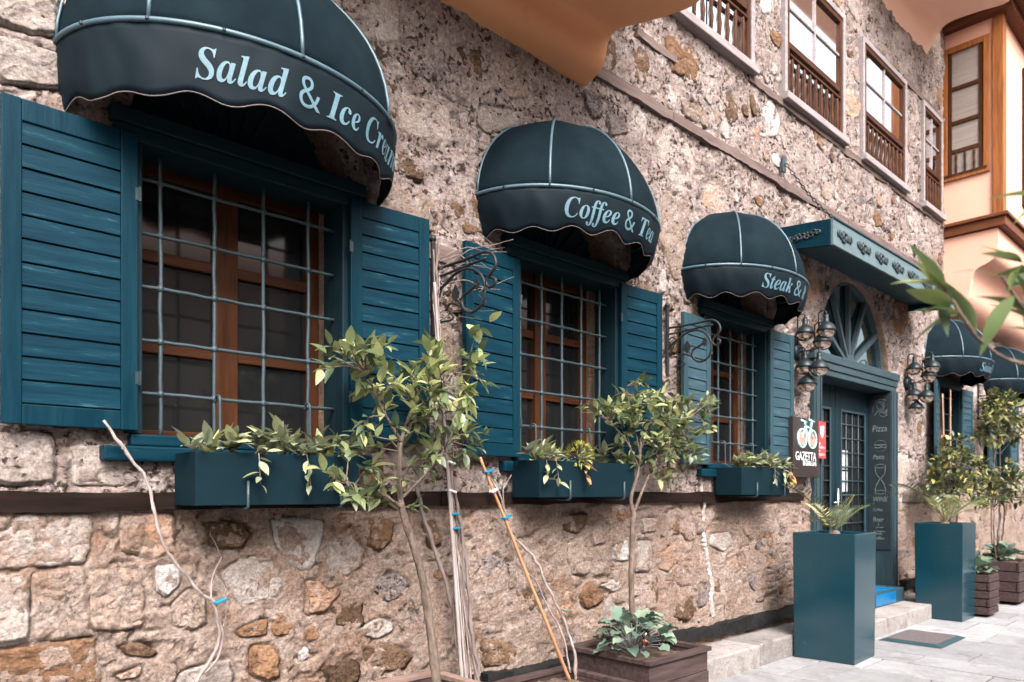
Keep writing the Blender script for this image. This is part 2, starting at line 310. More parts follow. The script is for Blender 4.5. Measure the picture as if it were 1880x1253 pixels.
# ---- glyph outlines, stone outlines on the wall, bracket curves (metres)
GLYPH={
 'S':([154,-11,126,-9,94,-2,58,10,51,12,44,14,38,14,33,14,28,12,24,9,19,5,15,0,9,-7,-9,-7,26,144,45,144,45,140,48,101,56,69,71,45,91,27,115,16,145,13,160,14,174,18,187,25,198,34,208,44,217,56,223,69,226,83,228,97,227,110,223,123,218,134,211,146,201,158,190,170,176,184,160,198,142,214,125,230,110,245,98,258,89,271,82,283,76,295,73,308,71,321,70,336,72,360,78,381,88,401,102,419,118,434,137,446,159,455,182,461,208,463,220,462,234,461,248,458,263,455,279,451,296,445,302,443,307,442,312,442,323,444,333,450,342,461,360,461,328,322,308,322,309,325,309,327,309,330,309,332,309,335,309,337,308,356,304,374,298,390,289,404,279,416,267,426,254,433,239,438,224,439,205,437,189,430,174,419,162,404,155,387,153,368,155,356,159,343,166,331,175,319,185,307,197,295,204,288,212,281,219,274,227,267,235,261,242,254,262,235,279,215,293,195,303,173,310,150,312,126,307,86,293,53,270,25,239,5,200,-7],[57,59,58,57,60,59,56,60,57,56,61,60,69,71,70,69,72,71,56,62,61,55,62,56,55,63,62,55,64,63,68,72,69,54,64,55,54,65,64,67,72,68,54,88,65,88,66,65,88,67,66,88,87,67,87,86,67,86,85,67,85,84,67,84,83,67,83,82,67,82,72,67,54,89,88,54,90,89,53,90,54,53,91,90,52,91,53,52,92,91,52,93,92,51,93,52,81,72,82,51,94,93,50,94,51,80,72,81,50,95,94,49,95,50,79,72,80,49,96,95,49,97,96,78,72,79,48,97,49,77,72,78,76,72,77,48,98,97,75,72,76,74,72,75,73,72,74,47,98,48,47,99,98,46,99,47,46,100,99,45,100,46,45,101,100,45,102,101,44,102,45,44,103,102,44,104,103,43,104,44,43,105,104,43,106,105,42,106,43,42,107,106,41,107,42,41,108,107,40,108,41,40,109,108,39,109,40,38,109,39,38,110,109,37,110,38,37,111,110,36,111,37,35,111,36,35,112,111,34,112,35,13,15,14,13,16,15,13,17,16,33,112,34,33,113,112,32,113,33,31,113,32,13,18,17,30,113,31,30,114,113,29,114,30,13,19,18,28,114,29,27,114,28,27,115,114,13,8,19,8,7,19,7,20,19,26,115,27,25,115,26,7,6,20,6,21,20,25,116,115,24,116,25,23,116,24,6,22,21,5,22,6,22,116,23,4,22,5,4,116,22,3,116,4,13,9,8,2,116,3,13,10,9,13,11,10,2,117,116,13,12,11,1,117,2,1,0,117],369),
 'a':([53,-9,33,-6,16,1,1,14,-10,30,-17,50,-19,73,-17,97,-13,122,-5,147,5,172,17,196,32,220,48,241,65,260,84,276,112,295,139,306,165,310,189,305,205,290,214,265,225,303,297,303,241,108,237,95,234,83,232,74,230,66,229,60,228,56,229,47,233,42,238,40,251,46,267,61,285,87,300,78,265,30,231,1,197,-9,174,-4,160,10,155,34,155,40,156,45,157,52,158,59,160,67,162,75,145,49,128,28,111,12,93,1,74,-6,93,41,103,43,113,48,124,56,134,67,143,80,152,95,161,111,169,129,176,147,183,166,188,184,192,202,196,219,197,234,198,248,195,266,186,277,172,281,162,279,151,273,141,264,130,251,119,236,109,219,99,200,91,180,83,159,77,143,73,129,70,115,67,103,66,91,65,81,68,59,77,45],[17,19,18,16,19,17,16,20,19,21,23,22,21,24,23,15,20,16,15,73,20,73,72,20,72,21,20,15,74,73,15,75,74,71,21,72,14,75,15,14,76,75,70,21,71,70,24,21,14,77,76,13,77,14,13,78,77,69,24,70,12,78,13,12,79,78,68,24,69,11,79,12,11,80,79,67,24,68,66,24,67,11,81,80,10,81,11,65,24,66,10,82,81,9,82,10,64,24,65,9,83,82,8,83,9,63,24,64,8,84,83,62,24,63,8,85,84,7,85,8,7,86,85,61,24,62,61,25,24,7,87,86,6,87,7,61,26,25,60,26,61,6,88,87,35,37,36,60,27,26,6,89,88,59,49,60,49,27,60,35,38,37,59,50,49,48,27,49,48,28,27,5,89,6,47,28,48,58,50,59,47,29,28,34,38,35,47,30,29,46,30,47,5,90,89,57,50,58,46,31,30,45,31,46,4,90,5,57,51,50,56,51,57,45,32,31,33,38,34,44,32,45,4,55,90,55,51,56,44,33,32,4,51,55,44,38,33,43,38,44,42,38,43,3,51,4,42,39,38,3,52,51,2,52,3,2,53,52,41,39,42,1,53,2,41,40,39,1,54,53,0,54,1],336),
 'l':([40,-9,25,-8,13,-4,3,3,-4,13,-9,25,-10,40,-10,47,-9,54,-8,61,-6,69,-4,77,-2,85,77,371,82,391,86,406,87,414,84,425,74,431,58,433,52,433,52,450,99,456,143,463,183,470,79,86,78,81,76,75,75,69,74,63,73,58,73,54,74,47,77,42,83,41,96,46,112,62,131,89,144,79,126,51,109,29,93,12,76,0,59,-7],[23,25,24,22,25,23,21,17,22,17,16,22,16,25,22,20,19,21,19,18,21,18,17,21,15,25,16,14,25,15,13,25,14,12,25,13,36,38,37,12,26,25,11,26,12,11,27,26,36,39,38,10,27,11,10,28,27,9,28,10,9,29,28,9,30,29,35,39,36,8,30,9,8,31,30,7,31,8,7,32,31,35,40,39,6,32,7,6,33,32,34,40,35,6,34,33,6,40,34,5,40,6,5,41,40,4,41,5,3,41,4,3,42,41,2,42,3,2,43,42,1,43,2,1,0,43],173),
 'd':([55,-9,35,-7,17,1,3,14,-7,32,-13,55,-15,82,-14,103,-10,125,-4,148,5,170,16,193,29,215,44,235,60,255,78,272,107,293,135,305,164,310,182,308,198,303,213,294,238,381,240,387,241,393,242,399,243,404,243,408,243,412,242,419,239,425,234,428,227,431,217,432,205,433,205,451,226,453,248,456,271,459,294,462,318,466,343,470,237,83,235,74,233,67,232,60,231,55,230,51,230,48,231,44,233,42,238,41,243,42,249,46,255,52,263,61,271,74,281,89,297,78,278,52,261,30,246,13,231,0,215,-7,198,-9,175,-4,162,10,157,35,158,48,160,61,164,76,147,50,130,28,113,12,95,0,76,-7,96,42,106,43,117,49,127,58,137,70,147,83,156,99,164,117,172,135,180,153,186,172,191,190,196,208,199,223,201,237,201,249,199,268,191,280,177,283,169,282,159,277,149,269,139,258,130,246,120,231,111,215,102,199,93,181,86,162,79,144,74,126,70,109,67,93,66,79,67,68,70,59,75,51,81,46,88,43],[40,42,41,39,42,40,38,42,39,37,42,38,36,29,37,29,28,37,28,42,37,35,30,36,30,29,36,34,33,35,33,32,35,32,31,35,31,30,35,27,42,28,26,42,27,25,42,26,24,42,25,23,42,24,22,42,23,21,42,22,17,19,18,17,20,19,16,20,17,16,21,20,16,94,21,94,93,21,93,92,21,92,42,21,15,94,16,15,95,94,15,96,95,15,97,96,14,97,15,14,98,97,91,42,92,14,99,98,13,99,14,90,42,91,13,100,99,89,42,90,12,100,13,12,101,100,88,42,89,12,102,101,11,102,12,87,42,88,11,103,102,10,103,11,86,42,87,10,104,103,85,42,86,9,104,10,9,105,104,84,42,85,8,105,9,8,106,105,83,42,84,8,107,106,7,107,8,82,42,83,7,108,107,6,108,7,81,42,82,6,109,108,56,58,57,80,70,81,70,42,81,70,43,42,5,109,6,5,110,109,56,59,58,80,71,70,69,43,70,69,44,43,55,59,56,79,71,80,5,111,110,69,45,44,68,45,69,54,59,55,68,46,45,5,112,111,78,71,79,68,47,46,4,112,5,53,59,54,53,60,59,4,113,112,68,48,47,78,72,71,77,72,78,67,48,68,67,49,48,52,60,53,4,114,113,67,50,49,76,72,77,4,76,114,51,60,52,67,51,50,4,72,76,67,60,51,66,60,67,3,72,4,66,61,60,3,73,72,2,73,3,66,62,61,2,74,73,65,62,66,1,74,2,65,63,62,1,75,74,64,63,65,0,75,1],334),
 'I':([-34,0,-34,15,-21,16,-9,18,0,20,9,25,16,32,22,41,28,52,34,67,39,85,115,369,116,375,118,381,119,387,120,392,120,398,120,404,115,420,99,430,73,435,73,451,283,451,283,435,269,434,257,432,247,428,239,424,233,417,227,410,222,399,217,385,211,365,135,82,132,68,130,56,129,47,134,30,150,20,177,15,177,0],[20,22,21,20,23,22,19,23,20,19,24,23,19,25,24,19,26,25,18,26,19,18,27,26,18,28,27,17,28,18,17,29,28,17,30,29,16,30,17,16,31,30,15,31,16,14,31,15,13,31,14,13,32,31,12,32,13,11,32,12,10,32,11,10,33,32,9,33,10,9,34,33,9,35,34,8,35,9,8,36,35,7,36,8,7,37,36,6,37,7,5,37,6,5,38,37,4,38,5,3,38,4,3,39,38,2,39,3,1,39,2,0,39,1,0,40,39],249),
 'c':([93,-9,63,-6,38,3,17,19,3,40,-6,66,-9,97,-7,130,2,163,16,195,35,226,59,253,88,277,118,295,149,306,179,310,201,308,220,302,235,291,247,279,254,265,257,249,255,236,251,225,245,216,236,209,226,205,214,203,203,205,194,208,186,213,181,220,177,228,176,238,177,244,179,251,182,258,186,265,188,270,189,275,187,283,182,287,173,289,162,287,151,281,139,270,128,257,118,241,107,223,98,203,90,182,84,161,79,139,76,118,75,99,76,79,81,63,88,51,98,42,109,36,123,34,150,41,177,62,204,96,222,83,183,32,140,1],[14,16,15,14,17,16,13,17,14,13,18,17,12,42,13,42,18,13,42,19,18,12,43,42,41,19,42,40,19,41,12,44,43,39,19,40,12,45,44,39,20,19,11,45,12,38,20,39,11,46,45,37,20,38,37,21,20,36,21,37,35,21,36,11,47,46,10,47,11,34,21,35,34,22,21,33,22,34,10,48,47,32,22,33,32,23,22,31,23,32,9,48,10,31,24,23,9,49,48,30,24,31,30,25,24,29,25,30,29,26,25,28,26,29,28,27,26,9,50,49,8,50,9,8,51,50,7,51,8,7,52,51,7,53,52,6,53,7,6,54,53,6,55,54,5,55,6,62,64,63,62,65,64,5,56,55,4,56,5,4,57,56,61,65,62,4,58,57,4,59,58,60,65,61,3,59,4,3,60,59,3,65,60,3,66,65,2,66,3,1,66,2,1,0,66],277),
 'e':([87,-9,60,-6,36,3,16,19,1,40,-8,67,-11,98,-9,122,-3,147,6,172,18,196,32,219,49,240,68,260,88,276,109,290,131,301,154,307,176,310,197,308,215,302,230,293,241,280,247,265,249,248,244,222,230,197,207,174,173,153,131,136,79,124,76,112,75,100,75,88,76,73,80,60,87,50,96,42,108,37,122,36,147,42,171,62,195,95,214,83,179,32,136,1,84,146,104,152,123,161,140,171,156,184,169,197,179,212,187,228,192,244,193,260,193,268,191,275,187,280,182,284,177,287,171,287,156,283,141,272,126,252,110,224,96,189],[17,19,18,17,20,19,16,20,17,16,21,20,15,21,16,15,61,21,61,22,21,14,61,15,14,62,61,60,22,61,59,22,60,58,22,59,14,63,62,57,22,58,57,23,22,13,63,14,56,23,57,13,64,63,55,23,56,55,24,23,54,24,55,12,64,13,12,65,64,54,25,24,53,25,54,11,65,12,52,25,53,11,66,65,52,26,25,10,66,11,51,26,52,51,27,26,50,27,51,9,66,10,9,46,66,49,27,50,49,28,27,8,46,9,48,28,49,47,28,48,47,29,28,46,29,47,7,46,8,7,29,46,7,30,29,7,31,30,6,31,7,6,32,31,6,33,32,5,33,6,41,43,42,5,34,33,41,44,43,5,35,34,4,35,5,40,44,41,4,36,35,4,37,36,39,44,40,4,38,37,3,38,4,3,39,38,3,44,39,3,45,44,2,45,3,1,45,2,1,0,45],269),
 'C':([202,-11,166,-9,133,-2,104,10,79,26,59,47,42,71,30,99,23,130,20,165,22,197,27,230,37,262,49,294,65,323,83,352,105,378,128,401,154,420,196,444,241,458,287,463,317,461,350,456,385,448,388,447,392,447,397,446,401,445,405,444,407,444,417,446,425,452,431,463,449,463,420,308,401,310,398,349,390,381,377,406,359,425,336,436,309,439,278,435,249,422,222,401,196,371,173,333,152,287,135,237,126,189,122,142,125,107,135,77,151,53,173,35,199,24,229,20,280,30,326,58,368,105,387,91,335,34,273,0],[20,22,21,32,34,33,32,35,34,20,23,22,19,23,20,19,24,23,31,35,32,19,25,24,19,26,25,19,27,26,30,35,31,19,28,27,19,29,28,19,30,29,18,42,19,42,30,19,42,41,30,41,40,30,40,39,30,39,38,30,38,35,30,18,43,42,18,44,43,18,45,44,17,45,18,17,46,45,16,46,17,37,35,38,15,46,16,15,47,46,14,47,15,36,35,37,14,48,47,13,48,14,12,48,13,12,49,48,11,49,12,11,50,49,10,50,11,9,50,10,9,51,50,8,51,9,8,52,51,7,52,8,7,53,52,59,61,60,6,53,7,59,62,61,6,54,53,5,54,6,58,62,59,5,55,54,4,55,5,4,56,55,58,63,62,57,63,58,3,56,4,3,57,56,3,63,57,2,63,3,2,0,63,1,0,2],440),
 'r':([-14,0,42,211,46,222,48,232,50,240,51,247,51,251,52,254,49,264,39,271,24,273,18,273,17,289,58,295,102,302,151,310,114,189,125,209,135,227,144,243,154,257,163,270,171,280,180,289,188,296,197,302,205,306,214,309,222,310,243,305,255,290,259,265,258,251,255,240,249,230,241,223,232,219,220,218,208,220,196,227,186,238,184,240,182,241,180,241,165,234,148,212,127,175,116,151,105,125,95,97,85,67,75,35,66,0],[14,16,15,27,29,28,26,29,27,25,29,26,25,30,29,24,30,25,13,16,14,23,30,24,12,8,13,8,16,13,23,31,30,11,10,12,10,9,12,9,8,12,22,31,23,21,31,22,20,31,21,20,32,31,7,16,8,19,32,20,6,16,7,19,33,32,5,16,6,4,16,5,18,43,19,43,33,19,18,44,43,42,33,43,41,33,42,3,16,4,41,34,33,40,34,41,39,34,40,18,45,44,2,16,3,39,35,34,17,45,18,38,35,39,38,36,35,1,16,2,37,36,38,17,46,45,0,16,1,16,46,17,0,46,16,0,47,46,0,48,47,0,49,48,0,50,49,0,51,50,0,52,51],261),
 'm':([380,-8,355,-3,340,14,335,42,336,53,339,67,343,85,349,105,356,128,364,154,387,222,390,233,392,241,393,247,391,255,387,260,380,261,361,256,340,240,318,214,296,176,273,125,250,62,230,0,152,0,220,222,223,233,225,241,226,247,224,255,220,260,213,261,201,259,189,253,177,244,164,230,150,212,136,190,123,165,110,137,97,107,86,74,75,38,66,0,-14,0,42,211,46,222,48,232,50,240,51,247,51,251,52,254,49,264,39,271,24,273,18,273,17,289,58,295,102,302,151,310,116,193,141,230,164,259,187,281,209,297,232,306,256,310,284,304,301,288,306,260,305,249,303,235,299,217,320,246,341,269,361,287,381,300,401,307,422,310,450,304,467,288,473,260,470,238,464,208,452,171,420,76,419,73,418,69,417,66,416,63,416,60,416,58,417,50,420,45,426,44,433,45,440,49,446,56,449,60,453,65,457,70,461,76,466,83,471,91,486,81,468,54,450,31,433,14,416,2,399,-6],[58,60,59,65,67,66,77,79,78,76,79,77,64,67,65,64,68,67,76,80,79,57,60,58,75,80,76,63,68,64,56,52,57,52,60,57,55,54,56,54,53,56,53,52,56,63,69,68,75,81,80,74,81,75,62,31,63,31,69,63,73,16,74,16,81,74,51,60,52,62,32,31,30,69,31,73,17,16,15,81,16,30,70,69,15,82,81,29,70,30,14,82,15,62,33,32,61,33,62,73,18,17,28,70,29,13,82,14,50,60,51,61,34,33,49,60,50,28,71,70,27,71,28,12,82,13,48,60,49,72,18,73,61,35,34,26,71,27,11,82,12,47,60,48,72,19,18,11,83,82,26,72,71,25,72,26,10,83,11,46,60,47,61,36,35,60,36,61,24,72,25,9,83,10,45,60,46,24,19,72,24,20,19,60,37,36,44,60,45,9,84,83,44,37,60,44,38,37,24,21,20,9,85,84,44,39,38,8,85,9,44,40,39,7,85,8,24,22,21,44,41,40,6,85,7,102,104,103,5,85,6,101,104,102,101,105,104,100,105,101,5,86,85,44,42,41,5,87,86,99,105,100,5,88,87,4,88,5,4,89,88,98,105,99,4,90,89,24,23,22,4,91,90,97,105,98,4,92,91,96,105,97,96,106,105,3,92,4,3,93,92,95,106,96,3,94,93,94,106,95,3,106,94,2,106,3,44,43,42,2,107,106,2,108,107,1,108,2,1,109,108,0,109,1],525),
 'o':([96,-9,67,-6,42,4,20,20,3,41,-7,68,-10,98,-8,123,-3,147,6,172,17,196,32,219,48,241,66,260,86,277,107,291,130,301,152,308,175,310,207,306,234,297,256,281,272,260,282,234,285,203,283,179,278,155,270,130,258,106,245,83,228,61,210,41,190,24,168,10,145,-1,121,-7,103,13,114,15,124,21,134,30,143,43,153,57,162,74,170,92,177,111,184,132,190,152,196,172,200,191,203,210,205,226,206,240,202,267,191,283,172,288,162,286,151,281,141,272,132,260,122,246,113,229,105,211,97,192,90,172,84,151,79,131,75,111,72,92,70,74,69,58,73,33,84,18],[17,19,18,16,19,17,16,20,19,15,20,16,15,54,20,54,21,20,14,54,15,14,55,54,53,21,54,14,56,55,52,21,53,52,22,21,14,57,56,13,57,14,13,58,57,51,22,52,12,58,13,12,59,58,51,23,22,12,60,59,11,60,12,50,23,51,50,24,23,11,61,60,49,24,50,10,61,11,10,62,61,48,24,49,48,25,24,9,62,10,9,63,62,47,25,48,47,26,25,8,63,9,8,64,63,46,26,47,46,27,26,45,27,46,8,65,64,7,65,8,44,27,45,7,66,65,44,28,27,6,66,7,43,28,44,6,67,66,43,29,28,5,67,6,42,29,43,5,68,67,42,30,29,5,69,68,41,30,42,4,69,5,41,31,30,4,70,69,40,31,41,39,31,40,3,70,4,39,32,31,3,71,70,38,32,39,38,33,32,37,33,38,2,71,3,2,36,71,36,33,37,2,33,36,2,34,33,1,34,2,1,35,34,0,35,1],316),
 'f':([-66,-139,-82,-137,-96,-132,-108,-124,-118,-112,-123,-99,-125,-85,-124,-75,-121,-66,-116,-58,-109,-52,-100,-49,-91,-48,-82,-49,-75,-51,-69,-56,-64,-62,-61,-70,-60,-79,-60,-86,-62,-92,-65,-97,-68,-101,-70,-105,-71,-107,-69,-112,-65,-116,-59,-117,-50,-115,-42,-110,-34,-102,-27,-92,-20,-79,-15,-65,-8,-46,-2,-24,4,3,11,33,18,67,26,104,60,275,13,275,19,303,66,303,82,354,102,396,126,428,152,452,181,465,212,470,232,469,250,464,264,456,274,445,280,432,282,418,278,398,267,385,247,381,239,383,231,386,224,391,219,398,215,405,214,413,215,419,217,425,220,430,223,434,224,438,225,442,224,446,220,448,214,449,201,445,189,434,178,415,167,387,156,349,144,303,201,303,197,275,140,275,105,113,93,59,79,12,65,-29,49,-63,31,-90,11,-112,-11,-127,-37,-136],[48,50,49,48,51,50,47,51,48,47,52,51,47,73,52,73,53,52,46,73,47,46,74,73,72,53,73,71,53,72,70,53,71,46,75,74,70,54,53,69,54,70,68,54,69,67,54,68,46,76,75,67,55,54,66,55,67,45,76,46,65,55,66,64,55,65,64,56,55,45,77,76,63,56,64,62,56,63,62,57,56,61,57,62,44,77,45,60,57,61,44,78,77,59,57,60,59,58,57,43,78,44,43,79,78,41,43,42,41,79,43,41,80,79,41,81,80,40,81,41,39,82,40,82,81,40,39,83,82,39,84,83,38,84,39,37,84,38,37,85,84,36,85,37,36,86,85,35,86,36,34,86,35,34,87,86,33,87,34,11,13,12,11,14,13,10,14,11,10,15,14,9,15,10,9,16,15,8,16,9,8,17,16,33,88,87,32,88,33,7,17,8,7,18,17,6,18,7,6,19,18,31,88,32,5,19,6,5,20,19,31,89,88,30,89,31,5,21,20,5,22,21,4,22,5,4,23,22,29,89,30,4,24,23,4,25,24,28,89,29,28,90,89,3,25,4,3,26,25,27,90,28,3,27,26,3,90,27,2,90,3,2,91,90,1,91,2,1,0,91],193),
 't':([30,-9,5,-4,-10,12,-15,39,-15,43,-15,47,-14,52,-14,58,-12,64,-11,70,45,273,13,273,13,297,58,319,98,353,134,398,162,398,134,300,187,300,179,273,126,273,77,103,74,93,72,85,70,77,68,69,67,63,67,56,68,48,72,43,77,41,90,47,107,65,128,95,144,85,125,56,107,33,88,14,70,1,50,-7],[14,16,15,14,17,16,13,17,14,12,17,13,12,18,17,12,19,18,11,19,12,10,19,11,9,20,10,20,19,10,9,21,20,9,22,21,32,34,33,9,23,22,32,35,34,9,24,23,9,25,24,8,25,9,8,26,25,31,35,32,7,26,8,7,27,26,6,27,7,6,28,27,31,36,35,5,28,6,5,29,28,4,29,5,30,36,31,3,29,4,3,30,29,3,36,30,2,36,3,2,37,36,2,38,37,1,38,2,1,39,38,0,39,1],185),
 'T':([44,0,44,17,61,19,75,22,86,27,95,35,101,46,107,60,205,427,194,427,168,424,144,416,120,402,98,383,79,359,64,330,47,330,72,451,437,451,418,322,399,322,386,380,357,415,311,426,306,426,208,63,206,57,205,51,205,46,206,36,210,29,216,25,225,21,237,19,253,17,253,0],[16,13,17,13,12,17,12,11,17,11,10,17,10,9,17,9,18,17,9,8,18,8,23,18,23,22,18,22,21,18,21,19,18,7,24,8,24,23,8,7,25,24,16,14,13,20,19,21,16,15,14,7,26,25,6,26,7,6,27,26,6,28,27,5,28,6,5,29,28,5,30,29,4,30,5,4,31,30,3,31,4,3,32,31,2,32,3,2,33,32,1,33,2,1,34,33,0,34,1,0,35,34],403),
 'k':([204,-9,184,-6,167,3,154,19,142,46,131,88,120,144,96,126,63,0,-19,0,82,374,85,384,87,392,88,399,89,405,90,409,90,411,89,419,87,424,83,428,77,431,69,432,58,433,48,433,48,451,67,452,88,454,110,457,134,461,160,465,187,470,106,165,126,180,143,193,158,206,171,216,182,226,191,234,203,247,210,258,213,267,212,274,210,278,206,281,199,283,191,285,181,286,181,304,318,304,318,286,312,285,306,284,300,282,295,281,289,279,284,276,277,272,267,264,253,254,235,240,213,222,189,201,193,174,197,150,201,128,205,109,209,93,212,79,220,58,230,46,240,42,253,46,265,60,277,83,292,76,264,29,235,0],[29,31,30,28,31,29,27,31,28,26,31,27,25,18,26,18,17,26,17,16,26,16,31,26,24,19,25,19,18,25,23,22,24,22,21,24,21,20,24,20,19,24,15,31,16,14,31,15,13,31,14,12,31,13,11,31,12,10,31,11,9,31,10,46,48,47,46,49,48,45,49,46,45,50,49,45,51,50,44,51,45,44,52,51,43,52,44,43,53,52,42,53,43,42,54,53,42,55,54,41,55,42,41,56,55,40,56,41,40,57,56,39,57,40,39,58,57,38,58,39,38,59,58,37,59,38,37,60,59,36,60,37,35,60,36,35,61,60,34,61,35,33,61,34,33,62,61,32,62,33,31,62,32,31,63,62,9,7,31,7,6,31,6,63,31,6,64,63,5,64,6,5,65,64,9,8,7,5,66,65,5,67,66,4,67,5,72,74,73,4,68,67,72,75,74,71,75,72,4,69,68,70,75,71,3,69,4,3,70,69,3,75,70,3,76,75,2,76,3,1,76,2,1,0,76],323),
 'R':([-34,0,-34,15,-21,16,-9,18,0,20,9,25,16,32,22,41,28,52,34,67,39,85,115,369,116,375,118,381,119,387,120,392,120,397,120,401,119,412,115,420,109,426,101,430,89,433,73,435,73,451,253,451,304,448,345,440,376,426,398,407,411,381,415,350,411,323,400,298,382,276,357,257,325,242,286,231,343,61,348,46,356,35,364,28,374,23,386,19,400,17,400,0,266,0,194,222,173,222,136,82,132,68,130,56,130,47,131,37,135,30,141,24,150,20,162,17,177,15,177,0,197,245,231,249,259,260,282,278,299,302,310,331,313,364,306,400,286,422,253,429,244,429,236,427,232,424,228,419,225,410,221,399,179,246,182,245,185,245,188,245,191,245,194,245],[23,25,24,23,26,25,23,27,26,23,28,27,22,69,23,69,28,23,21,69,22,20,69,21,20,70,69,68,28,69,20,71,70,20,72,71,68,29,28,19,72,20,19,73,72,67,29,68,18,73,19,18,74,73,17,74,18,17,75,74,67,30,29,16,75,17,66,30,67,16,76,75,15,76,16,14,76,15,13,76,14,66,31,30,12,76,13,11,76,12,10,76,11,65,31,66,65,32,31,64,32,65,64,33,32,63,33,64,63,34,33,62,34,63,62,35,34,61,35,62,61,36,35,60,36,61,10,77,76,10,78,77,10,79,78,10,80,79,10,81,80,10,48,81,48,60,81,48,36,60,48,37,36,48,47,37,47,38,37,10,49,48,46,38,47,9,49,10,9,50,49,9,51,50,8,51,9,46,39,38,8,52,51,7,52,8,7,53,52,46,40,39,6,53,7,6,54,53,46,41,40,5,54,6,5,55,54,46,42,41,4,55,5,4,56,55,46,43,42,3,56,4,3,57,56,46,44,43,2,57,3,46,45,44,2,58,57,1,58,2,0,58,1,0,59,58],429),
 'b':([77,-9,62,-9,48,-7,34,-3,22,1,11,6,1,12,-6,18,-10,25,-11,31,-11,37,-10,44,-7,52,83,375,87,391,90,404,91,412,90,419,88,425,84,429,78,431,70,433,59,433,48,433,48,451,69,453,91,455,115,458,138,462,163,466,189,470,129,255,157,285,187,303,218,310,238,307,256,299,271,286,282,269,289,247,291,221,289,197,284,173,276,148,266,123,252,100,237,77,219,57,200,38,179,23,147,5,113,-6,91,15,103,16,115,21,127,29,138,39,149,51,159,65,169,81,177,98,185,116,192,134,198,153,203,171,207,190,209,207,210,223,209,235,206,245,201,253,195,259,187,262,179,263,162,260,147,250,134,232,127,221,121,208,115,193,109,177,103,158,97,138,77,69,73,54,71,42,70,33,72,23,79,17],[29,31,30,28,31,29,27,31,28,26,31,27,25,18,26,18,17,26,17,31,26,24,19,25,19,18,25,23,22,24,22,21,24,21,20,24,20,19,24,16,31,17,15,31,16,14,31,15,13,31,14,12,31,13,33,35,34,33,36,35,32,36,33,32,37,36,32,38,37,31,73,32,73,38,32,73,72,38,72,39,38,31,74,73,71,39,72,31,75,74,70,39,71,12,75,31,69,39,70,12,76,75,69,40,39,68,40,69,67,40,68,12,77,76,66,40,67,12,78,77,66,41,40,12,79,78,65,41,66,65,42,41,12,80,79,64,42,65,12,81,80,64,43,42,63,43,64,12,82,81,62,43,63,62,44,43,12,83,82,61,44,62,61,45,44,60,45,61,60,46,45,59,46,60,58,46,59,58,47,46,12,84,83,57,47,58,57,48,47,12,85,84,11,85,12,56,48,57,10,85,11,10,86,85,55,48,56,55,49,48,9,86,10,9,87,86,8,87,9,54,49,55,7,87,8,7,88,87,54,50,49,53,50,54,6,88,7,6,52,88,52,50,53,6,50,52,5,50,6,4,50,5,4,51,50,3,51,4,2,51,3,2,0,51,1,0,2],322),
 '&':([187,-7,144,-3,107,9,77,28,54,54,40,86,36,125,39,157,48,185,63,208,84,228,109,248,139,266,125,282,112,300,99,318,89,337,83,359,81,382,84,413,95,439,114,459,139,475,169,484,204,487,237,484,266,475,289,460,306,439,317,414,320,383,317,357,308,333,293,312,273,293,250,275,224,258,354,133,365,148,374,164,382,181,389,200,396,219,401,240,461,240,453,212,444,185,434,160,422,136,408,115,392,95,490,0,410,0,352,56,330,39,307,24,281,11,254,1,222,-5,188,293,212,308,231,322,245,336,254,350,260,366,262,383,260,399,255,412,246,423,234,432,219,437,202,439,185,437,169,432,156,424,146,413,140,399,138,383,140,367,144,352,151,338,161,324,173,309,189,46,216,47,241,52,263,60,282,70,299,81,314,93,175,229,152,215,133,200,118,185,106,169,100,150,97,127,100,104,108,84,122,68,141,56,163,48],[23,25,24,23,26,25,22,26,23,22,27,26,21,27,22,21,28,27,20,28,21,20,71,28,71,70,28,70,29,28,19,72,20,72,71,20,19,73,72,69,29,70,19,74,73,68,29,69,19,75,74,67,29,68,67,30,29,18,75,19,18,76,75,66,30,67,18,77,76,65,30,66,64,30,65,64,31,30,18,78,77,17,78,18,17,79,78,63,31,64,16,79,17,63,32,31,16,80,79,62,32,63,16,81,80,15,81,16,61,32,62,61,33,32,15,82,81,60,33,61,14,82,15,60,34,33,14,59,82,59,34,60,13,59,14,13,34,59,13,35,34,12,35,13,12,36,35,11,36,12,11,90,36,90,37,36,10,90,11,42,44,43,42,45,44,10,91,90,89,37,90,9,91,10,41,45,42,9,92,91,41,46,45,8,92,9,8,93,92,40,46,41,8,94,93,40,47,46,7,94,8,39,47,40,7,95,94,38,47,39,38,48,47,6,95,7,6,96,95,37,48,38,37,49,48,89,49,37,6,97,96,5,97,6,89,50,49,5,98,97,89,51,50,88,51,89,4,98,5,4,99,98,87,53,88,53,51,88,86,53,87,4,100,99,85,53,86,85,54,53,52,51,53,4,101,100,3,101,4,84,54,85,3,83,101,83,54,84,3,54,83,3,55,54,2,55,3,2,56,55,2,57,56,1,57,2,1,58,57,0,58,1],492),
